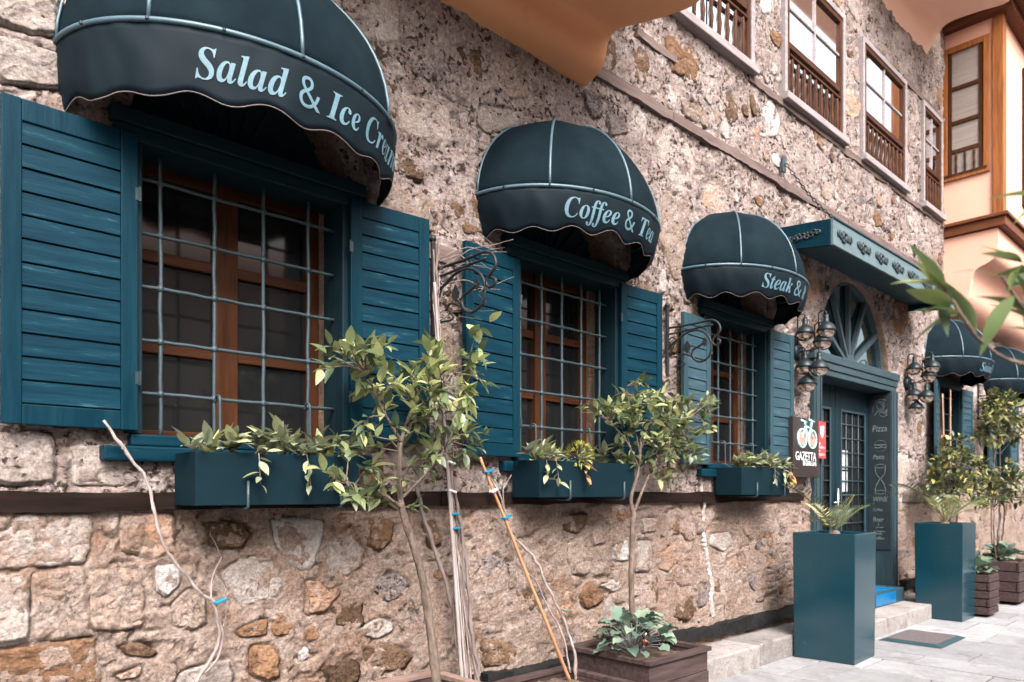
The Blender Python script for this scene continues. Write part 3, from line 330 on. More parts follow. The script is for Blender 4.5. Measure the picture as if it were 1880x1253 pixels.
 'Y':([23,0,23,17,40,19,54,22,66,27,75,35,82,46,87,60,123,197,124,199,124,202,125,204,125,207,125,209,125,211,125,213,125,216,124,218,124,221,123,223,122,226,67,390,61,405,56,417,50,424,44,428,35,431,24,433,24,451,206,451,206,435,190,434,179,432,171,429,165,425,162,418,161,409,161,407,161,405,162,403,162,400,162,397,163,394,210,240,291,352,305,373,313,390,316,405,311,421,298,431,277,435,269,435,269,451,415,451,415,435,404,433,394,429,383,423,373,414,363,403,352,389,221,210,185,71,183,63,182,55,181,48,183,37,186,29,192,24,202,20,215,18,232,17,232,0],[27,29,28,27,30,29,51,53,52,51,54,53,27,31,30,50,54,51,49,54,50,49,55,54,27,32,31,49,56,55,26,32,27,26,33,32,25,33,26,48,56,49,48,57,56,25,34,33,24,34,25,24,35,34,23,35,24,48,58,57,47,58,48,23,36,35,22,36,23,47,59,58,22,37,36,22,38,37,21,38,22,21,39,38,46,59,47,46,60,59,21,40,39,21,41,40,21,42,41,21,43,42,45,60,46,20,43,21,45,61,60,44,61,45,43,61,44,20,61,43,19,61,20,18,61,19,17,61,18,16,61,17,15,61,16,14,61,15,13,61,14,13,62,61,12,62,13,11,62,12,10,62,11,9,62,10,8,62,9,7,62,8,7,63,62,7,64,63,6,64,7,6,65,64,6,66,65,5,66,6,5,67,66,4,67,5,4,68,67,3,68,4,3,69,68,2,69,3,2,70,69,1,70,2,1,71,70,0,71,1,0,72,71],349),
}
STONES=[
 ('b',[[0.579,1.376],[0.837,1.371],[0.844,1.302],[0.837,1.204],[0.811,1.165],[0.639,1.154],[0.529,1.151],[0.503,1.164],[0.503,1.292],[0.556,1.311]]),
 ('o',[[0.953,1.363],[1.169,1.359],[1.181,1.185],[1.099,1.146],[0.948,1.204]]),
 ('b',[[0.503,1.142],[0.621,1.139],[0.628,0.902],[0.616,0.865],[0.503,0.865]]),
 ('t',[[0.637,1.146],[0.816,1.148],[0.821,0.877],[0.765,0.867],[0.632,0.863],[0.628,0.957]]),
 ('o',[[0.831,1.129],[0.953,1.138],[1.042,1.114],[1.047,0.872],[0.975,0.869],[0.837,0.881]]),
 ('r',[[0.503,0.844],[0.857,0.852],[0.863,0.779],[0.889,0.705],[0.868,0.645],[0.503,0.705]]),
 ('d',[[0.953,0.801],[1.03,0.808],[1.105,0.755],[1.076,0.735],[0.964,0.764]]),
 ('o',[[0.926,0.681],[1.036,0.704],[1.03,0.675],[0.948,0.66]]),
 ('p',[[1.087,1.135],[1.193,1.134],[1.193,1.041],[1.134,0.996],[1.093,1.025]]),
 ('d',[[1.304,1.312],[1.381,1.329],[1.481,1.307],[1.525,1.252],[1.474,1.188],[1.381,1.193],[1.33,1.228]]),
 ('p',[[1.613,1.33],[1.883,1.317],[1.883,1.238],[1.836,1.07],[1.775,1.061],[1.685,1.136],[1.642,1.193]]),
 ('b',[[1.375,1.083],[1.481,1.135],[1.627,1.167],[1.671,1.0],[1.656,0.946],[1.467,0.912],[1.414,0.996]]),
 ('t',[[1.164,0.956],[1.23,1.019],[1.311,0.979],[1.317,0.845],[1.242,0.835],[1.164,0.857]]),
 ('o',[[1.805,1.002],[1.867,1.004],[1.923,0.942],[1.988,0.972],[1.996,0.935],[1.899,0.837],[1.798,0.841]]),
 ('d',[[1.939,0.876],[2.046,0.909],[2.122,0.894],[2.131,0.744],[1.963,0.757]]),
 ('r',[[1.447,0.802],[1.501,0.828],[1.599,0.844],[1.599,0.769],[1.461,0.771]]),
 ('r',[[1.613,0.794],[1.656,0.857],[1.737,0.855],[1.741,0.75],[1.627,0.759]]),
 ('r',[[1.515,0.72],[1.613,0.713],[1.649,0.674],[1.663,0.548],[1.592,0.541],[1.508,0.595]]),
 ('b',[[1.915,1.215],[2.046,1.247],[2.131,1.154],[2.122,1.05],[1.923,0.992],[1.899,1.037]]),
 ('b',[[1.212,0.657],[1.427,0.681],[1.447,0.566],[1.401,0.548],[1.158,0.592]]),
 ('r',[[1.805,0.777],[1.86,0.785],[1.867,0.713],[1.805,0.707]]),
 ('p',[[1.76,0.657],[1.798,0.68],[1.821,0.634],[1.767,0.607]]),
 ('d',[[1.883,0.561],[2.046,0.586],[2.113,0.545],[2.113,0.441],[1.923,0.461]]),
 ('r',[[2.157,1.288],[2.245,1.331],[2.336,1.29],[2.318,1.183],[2.245,1.125],[2.157,1.16]]),
 ('g',[[2.938,1.044],[3.029,1.082],[3.195,1.011],[3.195,0.851],[3.064,0.811],[2.938,0.84]]),
 ('p',[[2.096,0.733],[2.236,0.777],[2.327,0.735],[2.332,0.688],[2.227,0.656],[2.131,0.692]]),
 ('g',[[2.218,0.983],[2.336,1.012],[2.449,0.933],[2.411,0.866],[2.281,0.848],[2.214,0.908]]),
 ('d',[[2.508,1.286],[2.617,1.299],[2.658,1.151],[2.587,1.13]]),
 ('t',[[3.331,1.236],[3.407,1.307],[3.486,1.305],[3.473,1.213],[3.356,1.172]]),
 ('d',[[2.949,0.549],[3.123,0.543],[3.256,0.444],[3.231,0.368],[2.983,0.382]]),
 ('d',[[2.131,0.625],[2.309,0.622],[2.459,0.538],[2.411,0.467],[2.165,0.485]]),
 ('d',[[3.699,1.3],[3.94,1.315],[3.956,1.245],[3.851,1.16],[3.72,1.194]]),
 ('t',[[3.749,1.106],[3.88,1.149],[4.009,0.983],[3.94,0.878],[3.792,0.88],[3.742,0.99]]),
 ('t',[[3.971,1.175],[4.079,1.252],[4.166,1.219],[4.142,1.077],[4.001,1.074]]),
 ('o',[[4.837,0.977],[5.031,1.057],[5.131,0.937],[4.913,0.827],[4.799,0.857]]),
 ('d',[[5.031,0.614],[5.234,0.583],[5.317,0.469],[5.213,0.399],[5.021,0.445]]),
 ('b',[[4.527,1.091],[4.688,1.073],[4.707,0.93],[4.67,0.834],[4.51,0.857]]),
 ('b',[[5.545,1.094],[5.832,1.107],[5.928,1.016],[5.738,0.939],[5.534,1.01]]),
 ('o',[[5.952,1.204],[6.125,1.212],[6.075,1.086],[5.928,1.066]]),
 ('o',[[5.762,0.814],[5.976,0.9],[6.025,0.745],[5.785,0.726]]),
 ('t',[[5.808,0.637],[6.075,0.678],[6.075,0.487],[5.856,0.459]]),
 ('t',[[6.545,0.667],[6.684,0.67],[6.656,0.551],[6.545,0.547]]),
 ('d',[[6.304,0.555],[6.464,0.554],[6.491,0.432],[6.331,0.435]]),
 ('g',[[5.36,0.7],[5.512,0.663],[5.468,0.5],[5.349,0.489]]),
 ('p',[[4.206,1.064],[4.406,1.096],[4.44,0.946],[4.239,0.949]]),
 ('t',[[4.545,1.251],[4.762,1.256],[4.781,1.146],[4.58,1.142]]),
 ('r',[[4.991,1.24],[5.111,1.237],[5.091,1.123],[4.991,1.138]]),
 ('d',[[5.131,1.121],[5.275,1.139],[5.296,1.057],[5.172,1.051]]),
 ('p',[[4.11,0.784],[4.305,0.84],[4.372,0.751],[4.206,0.725]]),
 ('g',[[6.712,0.722],[6.885,0.765],[6.973,0.676],[6.769,0.65]]),
 ('t',[[3.032,4.153],[3.37,4.241],[3.37,3.988],[3.051,3.92]]),
 ('d',[[2.772,4.084],[2.968,4.146],[2.981,3.96],[2.881,3.894]]),
 ('r',[[4.898,5.088],[5.343,5.11],[5.343,4.851],[4.94,4.796]]),
 ('t',[[5.07,4.634],[5.486,4.681],[5.51,4.518],[5.159,4.514]]),
 ('b',[[2.968,3.812],[3.342,3.897],[3.286,3.797],[3.045,3.657],[2.955,3.684]]),
 ('g',[[4.145,4.226],[4.343,4.251],[4.418,4.114],[4.198,4.019]]),
 ('b',[[0.503,3.405],[0.701,3.456],[0.739,3.276],[0.636,3.25],[0.503,3.239]]),
 ('b',[[0.503,3.194],[0.636,3.212],[0.733,3.198],[0.748,3.072],[0.512,3.015]]),
 ('b',[[0.777,1.642],[1.124,1.664],[1.147,1.479],[0.768,1.476]]),
 ('b',[[0.503,1.688],[0.701,1.678],[0.72,1.483],[0.503,1.477]]),
]
BRACKET={'arm':[[0.022,0.135],[-0.082,0.132],[-0.251,0.131],[-0.348,0.136],[-0.401,0.127],[-0.442,0.092],[-0.451,0.044],[-0.419,0.013],[-0.395,-0.009],[-0.389,-0.039],[-0.413,-0.059],[-0.442,-0.052],[-0.451,-0.03],[-0.427,-0.014]],'rail':[[0.025,0.087],[-0.095,0.087],[-0.251,0.094],[-0.389,0.098]],'loop':[[0.022,-0.051],[-0.031,0.002],[-0.101,0.04],[-0.158,0.069],[-0.226,0.08],[-0.288,0.067],[-0.348,0.024],[-0.377,-0.033],[-0.377,-0.09],[-0.348,-0.143],[-0.288,-0.164],[-0.239,-0.144],[-0.214,-0.099],[-0.226,-0.063],[-0.275,-0.044],[-0.321,-0.022]],'low':[[-0.092,-0.115],[-0.114,-0.091],[-0.145,-0.087],[-0.202,-0.113],[-0.233,-0.144]],'curl':[[-0.05,-0.174],[-0.095,-0.174],[-0.133,-0.176],[-0.149,-0.16],[-0.133,-0.139],[-0.117,-0.137]],'post':[[0.028,0.218],[0.025,0.087],[0.025,-0.056],[0.012,-0.21]],'back':[[0.025,0.021],[0.002,0.001],[-0.018,0.015],[0.002,0.034],[-0.031,0.056],[-0.063,0.03],[-0.037,-0.032],[0.008,-0.08]],'leafa':[[-0.167,-0.039]],'leafb':[[-0.321,-0.022]],'leafstem':[[-0.177,-0.067],[-0.208,-0.106]]}
# ------------------------------------------------------------------ the setting: ground, kerb, step, paving
def struct(o): o['kind'] = 'structure'; return o
gm = MB(); gm.add([(-60,-60,-.03),(120,-60,-.03),(120,60,-.03),(-60,60,-.03)], [(0,1,2,3)])
struct(gm.build('ground', M['grout']))
pav = MB(); pav.add([(-4,-9,-.012),(26,-9,-.012),(26,.2,-.012),(-4,.2,-.012)], [(0,1,2,3)])
pav = struct(pav.build('pavement', M['grout']))
rows = [2.2,2.75,3.3,3.85,4.4,5.0,5.59,6.31,6.78,7.2,7.63,8.23,8.85,9.47,9.95,10.5,11.1,11.7,12.3,12.9,13.5,14.1,14.7,15.3,15.9]
seams = {5.59:-.61, 6.31:-.95, 6.78:-1.15, 7.2:-1.48, 7.63:-1.0, 8.23:-1.32, 8.85:-1.0, 9.47:-1.24}
rs = random.Random(3)
for i in range(len(rows)-1):
    a, b = rows[i], rows[i+1]; y = seams.get(a, -1 - rs.random()*.6); ys = [-.2, y]
    while ys[-1] > -4.4: ys.append(ys[-1] - rs.uniform(.8, 1.25))
    for j in range(len(ys)-1):
        z = rs.uniform(-.003, .003); g = .0085
        B(a+g, b-g, ys[j+1]+g, ys[j]-g, -.05, z).build('paving_slab', M['slab'], pav, bevel=.004)
kerb = struct(B(-2, 6.9, -.33, .02, -.05, .10).build('kerb', M['grout']))
kx = [-2, .6, 1.9, 3.2, 4.55, 5.75, 6.9]
for i in range(len(kx)-1): B(kx[i]+.004, kx[i+1]-.004, -.352 + .006*(i % 2), .015, -.048, .177 + .004*(i % 3)).build('kerb_stone', M['kerb'], kerb, bevel=.015)
stp = MB().box(6.55, 9.40, -.55, -.005, -.05, .168)
struct(stp.build('door_step', M['kerb'], bevel=.012))
kb2 = struct(B(9.6, 20, -.28, .02, -.05, .10).build('kerb', M['grout']))
for a, b in ((9.6, 11.2), (11.2, 13), (13, 16), (16, 20)): B(a+.004, b-.004, -.3, .015, -.048, .15).build('kerb_stone', M['kerb'], kb2, bevel=.015)

# ------------------------------------------------------------------ the stone building
WIN = [1.0, 3.23, 5.44]                       # ground floor windows, left edge of the opening, each 1.02 wide
WINF = [11.24, 13.95]
UP = [(4.86, 6.15), (6.84, 8.13), (8.72, 10.0), (10.72, 11.4)]
DX0, DX1, DC = 7.52, 9.66, 8.585
RECT = [(x, x+1.02, 1.70, 3.03) for x in WIN + WINF] + [(DX0, DX1, .18, 2.9)] + [(a, b, 5.30, 6.58) for a, b in UP]
DISC = [(x+.51, 3.03, .52) for x in WIN + WINF] + [(DC, 2.86, .97)]
def sdf(x, z):
    d = np.full(np.shape(x), 9.0)
    for a, b, c, e in RECT:
        qx = np.abs(x-(a+b)/2)-(b-a)/2; qz = np.abs(z-(c+e)/2)-(e-c)/2
        d = np.minimum(d, np.hypot(np.maximum(qx, 0), np.maximum(qz, 0)) + np.minimum(np.maximum(qx, qz), 0))
    for a, c, r in DISC: d = np.minimum(d, np.hypot(x-a, z-c) - r)
    return d
def vn(x, y, seed):
    xi = np.floor(x).astype(np.int64); yi = np.floor(y).astype(np.int64); xf = x-xi; yf = y-yi
    def h(a, b):
        n = (a*374761393 + b*668265263 + seed*974711) & 0x7fffffff
        n = ((n ^ (n >> 13))*1274126177) & 0x7fffffff
        return ((n ^ (n >> 16)) & 0xffff)/65535.0
    u = xf*xf*(3-2*xf); v = yf*yf*(3-2*yf)
    return (h(xi, yi)*(1-u)+h(xi+1, yi)*u)*(1-v)+(h(xi, yi+1)*(1-u)+h(xi+1, yi+1)*u)*v
def fbm(x, y, o, seed, g=.5):
    s = 0; a = 1; t = 0
    for k in range(o): s = s + a*(vn(x*2**k, y*2**k, seed+k)-.5); t += a; a *= g
    return s/t*2
def hlow(x, z): return .020*fbm(x*1.6, z*1.6, 3, 5)
def hfine(x, z):
    r = 1-np.abs(fbm(x*9+3*fbm(x*3, z*3, 2, 8), z*9, 3, 21))*1.6
    pz = fbm(x*3.1, z*3.1, 2, 91); pk = fbm(x*17+2*fbm(x*8, z*8, 2, 14), z*19, 3, 61, .6)
    pit = np.clip((pk-.22+.25*pz)/.25, 0, 1)
    lump = np.abs(fbm(x*4.2+5, z*5.5, 3, 71))
    return .015*fbm(x*6, z*6, 3, 31) + .010*r + .0135*fbm(x*24, z*24, 4, 51, .72) - .027*pit*pit + .018*lump
# stones
def chaikin(p, n=2):
    for _ in range(n):
        o = []
        for i in range(len(p)):
            a = p[i]; b = p[(i+1) % len(p)]
            o += [(a[0]*.92+b[0]*.08, a[1]*.92+b[1]*.08), (a[0]*.08+b[0]*.92, a[1]*.08+b[1]*.92)]
        p = o
    return p
def stone_mesh(poly, h, seed, tri=30, rough=1.0):
    p = np.array(chaikin(poly, 2)); seg = np.linalg.norm(np.roll(p, -1, 0)-p, axis=1); cum = np.r_[0, np.cumsum(seg)]
    t = np.linspace(0, cum[-1], tri, endpoint=False); pp = np.vstack([p, p[:1]])
    ox = np.interp(t, cum, pp[:, 0]); oz = np.interp(t, cum, pp[:, 1]); c0 = (ox.mean(), oz.mean())
    jit = 1 + .10*fbm(ox*11+seed, oz*11, 2, seed % 97) + .07*fbm(ox*42+seed, oz*42, 2, seed % 83)
    ox = c0[0]+(ox-c0[0])*jit; oz = c0[1]+(oz-c0[1])*jit
    V = []; F = []
    size = math.sqrt(max(cum[-1]**2/16, 1e-4))
    e1 = max(1-.012/size*2, .86)
    for k, (f, y) in enumerate(((1.0, -.030), (.985, -.006+.5*h), (e1, h-.001), (.88, h), (.76, h), (.64, h), (.5, h), (.36, h), (.2, h))):
        x = c0[0]+(ox-c0[0])*f; z = c0[1]+(oz-c0[1])*f
        n = .010*rough*fbm(x*10+seed, z*10, 3, 77, .6)+.009*rough*fbm(x*38, z*38, 3, 12, .6)
        if k == 0: n = n*0
        yy = -(hlow(x, z)+.0085+y+n)
        V += list(zip(x, yy, z))
        if k:
            a = (k-1)*tri; b = k*tri
            F += [(a+i, a+(i+1) % tri, b+(i+1) % tri, b+i) for i in range(tri)]
    V.append((c0[0], float(-(hlow(np.array(c0[0]), np.array(c0[1]))+.0085+h)), c0[1])); n0 = 8*tri
    F += [(n0+i, n0+(i+1) % tri, len(V)-1) for i in range(tri)]
    return V, F
placed = []; SL = []
for k, (ty, poly) in enumerate(STONES):
    a = np.array(poly); c = a.mean(0); r = float(np.max(np.linalg.norm(a-c, axis=1)))
    placed.append((c[0], c[1], r*.92)); SL.append((ty, poly, c, r, True))
rs = random.Random(5)
def blocked(x, z, r):
    if z-r*.75 < .36 or 1.27 < z < 1.53 and abs(z-1.4) < .07+r*.6: return True
    if x > 3.9 and abs(z-4.42) < .06+r*.7: return True
    if sdf(np.array(x), np.array(z)) < r*.9: return True
    if 1.4 < x < 4.0 and z > 4.25-r or x > 11.5 and z > 4-r: return True
    return False
tries = 0
while tries < 16000 and len(SL) < 900:
    tries += 1
    x = rs.uniform(-.5, 17); z = rs.uniform(.36, 7.9); r = rs.choice((.06, .08, .10, .14, .18, .22, .28, .32))*(1 if z < 1.4 else 1.12)
    if tries > 6000: r = min(r, .13)
    if blocked(x, z, r): continue
    if any((x-a)**2+(z-b)**2 < ((r+c)*(.86))**2 for a, b, c in placed): continue
    placed.append((x, z, r)); n = rs.randint(5, 8); asp = rs.uniform(.75, 1.25); ph = rs.random()*6
    poly = [(x+r*asp*rs.uniform(.62, 1.15)*math.cos(ph+2*math.pi*(i+rs.uniform(-.25, .25))/n), z+r/asp*rs.uniform(.62, 1.15)*math.sin(ph+2*math.pi*(i+rs.uniform(-.25, .25))/n)) for i in range(n)]
    if x < 1 or (x < 2.6 and z > 2 and rs.random() < .5):      # dressed blocks near the corner
        w = r*rs.uniform(.9, 1.25); hh = r*rs.uniform(.6, .8)
        poly = [(x-w+rs.uniform(-.02, .02), z-hh), (x+w, z-hh+rs.uniform(-.02, .02)), (x+w+rs.uniform(-.02, .02), z+hh), (x-w, z+hh)]
    ty = rs.choice('mmbbbbbgggtttppddrro' if z > 1.4 else 'mmmbttggorrdd')
    SL.append((ty, poly, np.array((x, z)), r, False))
SL.sort(key=lambda s: -s[3]/math.hypot(s[2][0]+.2, 3.4, s[2][1]-1.45) - (1 if s[4] else 0))
xs = [-.9]
while xs[-1] < 20.5:
    d = math.hypot(max(xs[-1], 0)*.75, 3.0); xs.append(xs[-1] + .0125*(max(d/3.2, 1))**1.25)
zs = [-.06]
while zs[-1] < 9.2: zs.append(zs[-1] + (.0145 if zs[-1] < 3.9 else .022 if zs[-1] < 5.3 else .034))
GX, GZ = np.meshgrid(np.array(xs), np.array(zs), indexing='ij'); nx, nz = GX.shape
cx = (GX[:-1,:-1]+GX[1:,1:])/2; cz = (GZ[:-1,:-1]+GZ[1:,1:])/2
keep = sdf(cx, cz) > 0
used = np.zeros((nx, nz), bool)
for i in (0, 1):
    for j in (0, 1): used[i:nx-1+i, j:nz-1+j] |= keep
sd = sdf(GX, GZ); cell = np.gradient(np.array(xs))[:, None]*np.ones((1, nz)); cell = np.maximum(cell, np.gradient(np.array(zs))[None, :])
snap = used & (np.abs(sd) < .8*cell)
e = 1e-4; gx = (sdf(GX+e, GZ)-sd)/e; gz = (sdf(GX, GZ+e)-sd)/e
PX = np.where(snap, GX-sd*gx, GX); PZ = np.where(snap, GZ-sd*gz, GZ)
fade = np.clip(sd/.07, 0, 1); fade = fade*fade*(3-2*fade)
HY = (hlow(PX, PZ)+hfine(PX, PZ))*(.12+.88*fade)
ax, az = np.array(xs), np.array(zs)
for k, (ty, poly, c, r, hand) in enumerate(SL[:320]):            # open joints round the stones
    p = np.array(chaikin(poly, 1)); pad = .05
    a0, a1 = np.searchsorted(ax, p[:, 0].min()-pad), np.searchsorted(ax, p[:, 0].max()+pad); b0, b1 = np.searchsorted(az, p[:, 1].min()-pad), np.searchsorted(az, p[:, 1].max()+pad)
    if a1-a0 < 2 or b1-b0 < 2: continue
    X, Z = PX[a0:a1, b0:b1], PZ[a0:a1, b0:b1]; d = np.full(X.shape, 9.0)
    for i in range(len(p)):
        q0 = p[i]; e_ = p[(i+1) % len(p)]-q0; l2 = max(float(e_ @ e_), 1e-9); t_ = np.clip(((X-q0[0])*e_[0]+(Z-q0[1])*e_[1])/l2, 0, 1)
        d = np.minimum(d, np.hypot(X-q0[0]-t_*e_[0], Z-q0[1]-t_*e_[1]))
    d = d+.008*fbm(X*25, Z*25, 2, 41); mk = np.clip(fbm(X*3.5+k, Z*3.5, 2, 47)*3+(.75 if hand else .35), 0, 1)
    HY[a0:a1, b0:b1] -= (.026 if hand else .014)*np.exp(-(d/.010)**2)*mk*fade[a0:a1, b0:b1]
co = np.stack([PX, -HY, PZ], -1).reshape(-1, 3)
ii, jj = np.nonzero(keep); q = np.stack([ii*nz+jj, (ii+1)*nz+jj, (ii+1)*nz+jj+1, ii*nz+jj+1], -1)
me = bpy.data.meshes.new('wall'); me.vertices.add(len(co)); me.vertices.foreach_set('co', co.astype(np.float32).ravel())
me.loops.add(q.size); me.loops.foreach_set('vertex_index', q.ravel().astype(np.int32))
me.polygons.add(len(q)); me.polygons.foreach_set('loop_start', np.arange(0, q.size, 4, dtype=np.int32))
me.update(calc_edges=True); me.shade_smooth(); me.materials.append(M['mortar']); me.materials.append(M['mortar_up'])
me.polygons.foreach_set('material_index', (cz[ii, jj] > 1.45).astype(np.int32))
house = thing('stone_building', 'long old building of rough rubble stone and mortar with timber beams', 'building')
wall = bpy.data.objects.new('wall', me); COL.objects.link(wall); wall.parent = house; ORG[wall.name] = (0, 0, 0)
# behind the face: body of the building (dark inside) and its far end
B(-1.5, 20.5, .75, 1.0, 0, 9.2).build('inner_wall', M['teal_dark'], house)
rest = {}
for k, (ty, poly, c, r, hand) in enumerate(SL):
    V, F = stone_mesh(poly, rs.uniform(.000, .006) if hand else rs.uniform(-.003, .007) if c[1] < 1.4 else rs.uniform(-.002, .009), k*7+1, 56 if k < 100 else 36 if k < 300 else 16, 1.0 if ty in 'bpm' else 1.5)
    mb = MB(); mb.v = V; mb.f = F
    if k < 300: mb.build('stone', M[('mortar_up' if c[1] > 1.45 else 'mortar') if ty == 'm' else ty], wall, smooth=True)
    else: rest.setdefault(ty, MB()).add(V, F)
for ty, mb in rest.items(): mb.build('rubble', M['mortar_up' if ty == 'm' else ty], house, smooth=True, kind='stuff')
# jambs of the openings (thick wall seen from the side)
def reveal(pts, y0, y1, name='reveal', mat='jamb', ny=14):
    mb = MB(); P2 = []
    for i in range(len(pts)-1):
        a, b = pts[i], pts[i+1]; n = max(1, int(math.hypot(b[0]-a[0], b[1]-a[1])/.025))
        P2 += [(lerp(a[0], b[0], k/n), lerp(a[1], b[1], k/n)) for k in range(n)]
    P2.append(pts[-1]); vs = []
    for x, z in P2:
        for k in range(ny):
            y = lerp(y0, y1, k/(ny-1)); nn = .010*mnoise.noise(Vector((x*9, y*9, z*9)))+.006*mnoise.noise(Vector((x*30, y*30, z*30)))
            vs.append((x+nn*(k > 0), y, z+nn*(k > 0)))
    fs = [(i*ny+k, i*ny+k+1, (i+1)*ny+k+1, (i+1)*ny+k) for i in range(len(P2)-1) for k in range(ny-1)]
    mb.add(vs, fs).build(name, M[mat], house, smooth=True)
def arcpts(c, z, r, a0, a1, n=28): return [(c+r*math.cos(lerp(a0, a1, i/n)), z+r*math.sin(lerp(a0, a1, i/n))) for i in range(n+1)]
for x in WIN + WINF:
    reveal([(x+1.02, 1.70), (x+1.02, 3.03)] + arcpts(x+.51, 3.03, .52, 0, math.pi) + [(x, 3.03), (x, 1.70), (x+1.02, 1.70)], -.004, .42)
reveal([(DX1, .18), (DX1, 2.86), (DC+.97, 2.86)] + arcpts(DC, 2.86, .97, 0, math.pi) + [(DC-.97, 2.86), (DX0, 2.86), (DX0, .18)], -.004, .42)
# timber beams and the tarred base course
def rough_beam(x0, x1, z0, z1, y0, y1, mat, name, amp=.006, step=.05, tilt=0):
    n = int((x1-x0)/step)+1; mb = MB(); vs = []
    for i in range(n+1):
        x = lerp(x0, x1, i/n)
        for a, (y, z) in enumerate(((y1, z0), (y0, z0), (y0, (z0+z1)/2), (y0, z1), (y1, z1))):
            v = Vector((x*3, a*3.1, z0)); w = Vector((x*14, a*5.3, z1))
            vs.append((x, y-amp*mnoise.noise(w)*.6-amp*mnoise.noise(v), z+amp*1.6*mnoise.noise(v+Vector((9, 0, 0)))+amp*.6*mnoise.noise(w)+tilt*(x-x0)))
    fs = [(i*5+k, i*5+k+1, (i+1)*5+k+1, (i+1)*5+k) for i in range(n) for k in range(4)] + [(0,1,2,3,4), tuple(n*5+k for k in (4,3,2,1,0))]
    o = mb.add(vs, fs).build(name, M[mat], house, smooth=True); md = o.modifiers.new('edge', 'EDGE_SPLIT'); md.split_angle = R(40)
for a, b in ((-.8, 1.06), (1.075, 2.62), (2.63, 4.4), (4.41, 5.35), (5.36, 7.2)): rough_beam(a, b, 1.372, 1.452, -.045, .05, 'beam', 'timber_beam', .008)
rough_beam(9.98, 12.2, 1.33, 1.45, -.04, .05, 'beam2', 'timber_beam', .01)
for a, b in ((4.0, 4.95), (4.96, 6.7), (6.71, 8.3), (8.31, 10.9)): rough_beam(a, b, 4.385, 4.465, -.034, .05, 'beam2', 'timber_beam', .009)
rough_beam(4.5, 5.0, 4.86, 4.93, -.03, .05, 'beam2', 'timber_beam', .012)
rough_beam(6.15, 11.6, 5.17, 5.235, -.03, .05, 'beam2', 'timber_beam', .01)
rough_beam(10.0, 11.6, 6.66, 6.72, -.03, .05, 'beam2', 'timber_beam', .01)
rough_beam(2.1, 3.0, 2.78, 2.87, -.028, .05, 'beam2', 'timber_beam', .008)
for a, b in ((-.8, 2.9), (2.95, 7.5), (9.95, 14)): rough_beam(a, b, .24, .345, -.075, .05, 'skirt', 'tarred_base', .02)
# run of white mortar below the third window
dp = MB(); ctr = spline([(5.37,0,1.64),(5.40,0,1.48),(5.41,-.03,1.41),(5.43,0,1.25),(5.43,0,1.1),(5.47,0,.95),(5.50,0,.8),(5.55,0,.66),(5.53,0,.55),(5.57,0,.40)], 14); vs = []
for i, p in enumerate(ctr):
    w = max(.003, (.010+.026*abs(mnoise.noise(Vector((i*.21, 3, 1))))+.00016*i)*(1+1.1*mnoise.noise(Vector((i*.6, 5, 1)))))
    for a in (-1, -.6, 0, .6, 1):
        x = p.x+a*w+.012*mnoise.noise(Vector((i*.5, a*3, 2))); vs.append((x, float(-hlow(np.array(x), np.array(p.z)))+p.y-(.010+.010*(1-a*a)+.010*mnoise.noise(Vector((i*.7, a*2, 8)))), p.z))
dp.add(vs, [(i*5+k, (i+1)*5+k, (i+1)*5+k+1, i*5+k+1) for i in range(len(ctr)-1) for k in range(4)])
dp.build('mortar_run', simple('white_mortar', (.40,.365,.36), (.24,.19,.175), 14, .95, 1, 60, bdist=.01), house, smooth=True)
# eave corbels of the plastered upper storeys
def smooth_poly(p, k=6): return [(v.x, v.y) for v in spline([Vector((a, b, 0)) for a, b in p], k)]
def corbel_mesh(prof, x0, x1, zt):
    pr = smooth_poly(prof, 6); pr = [(.3, pr[0][1])] + pr + [(pr[-1][0], zt), (.3, zt)]
    return MB().prism(pr, x0, x1)
c1 = [(0,4.285),(-.12,4.328),(-.176,4.391),(-.197,4.478),(-.232,4.537),(-.31,4.55),(-.5,4.503),(-.74,4.45),(-.9,4.44),(-1.0,4.52),(-1.02,4.7)]
t = thing('plastered_bay', 'brown peach plastered bay overhanging the stone wall above the Coffee awning', 'bay', (2.7, 0, 4.3))
corbel_mesh(c1, 1.5, 3.93, 6.6).build('corbel', M['peach'], t, bevel=0)
c2 = [(0,7.326),(-.1,7.458),(-.167,7.578),(-.256,7.637),(-.389,7.65),(-.647,7.627),(-.915,7.595),(-1.0,7.68),(-1.02,7.85)]
t = thing('plastered_bay', 'peach plastered overhang at the very top above the narrow upper window', 'bay', (9.5, 0, 7.3))
corbel_mesh(c2, 8.6, 10.9, 9.4).build('corbel', M['peach3'], t)
for o in bpy.data.objects:
    if o.name.startswith('corbel'):
        o.data.shade_smooth(); md = o.modifiers.new('edge', 'EDGE_SPLIT'); md.split_angle = R(50)

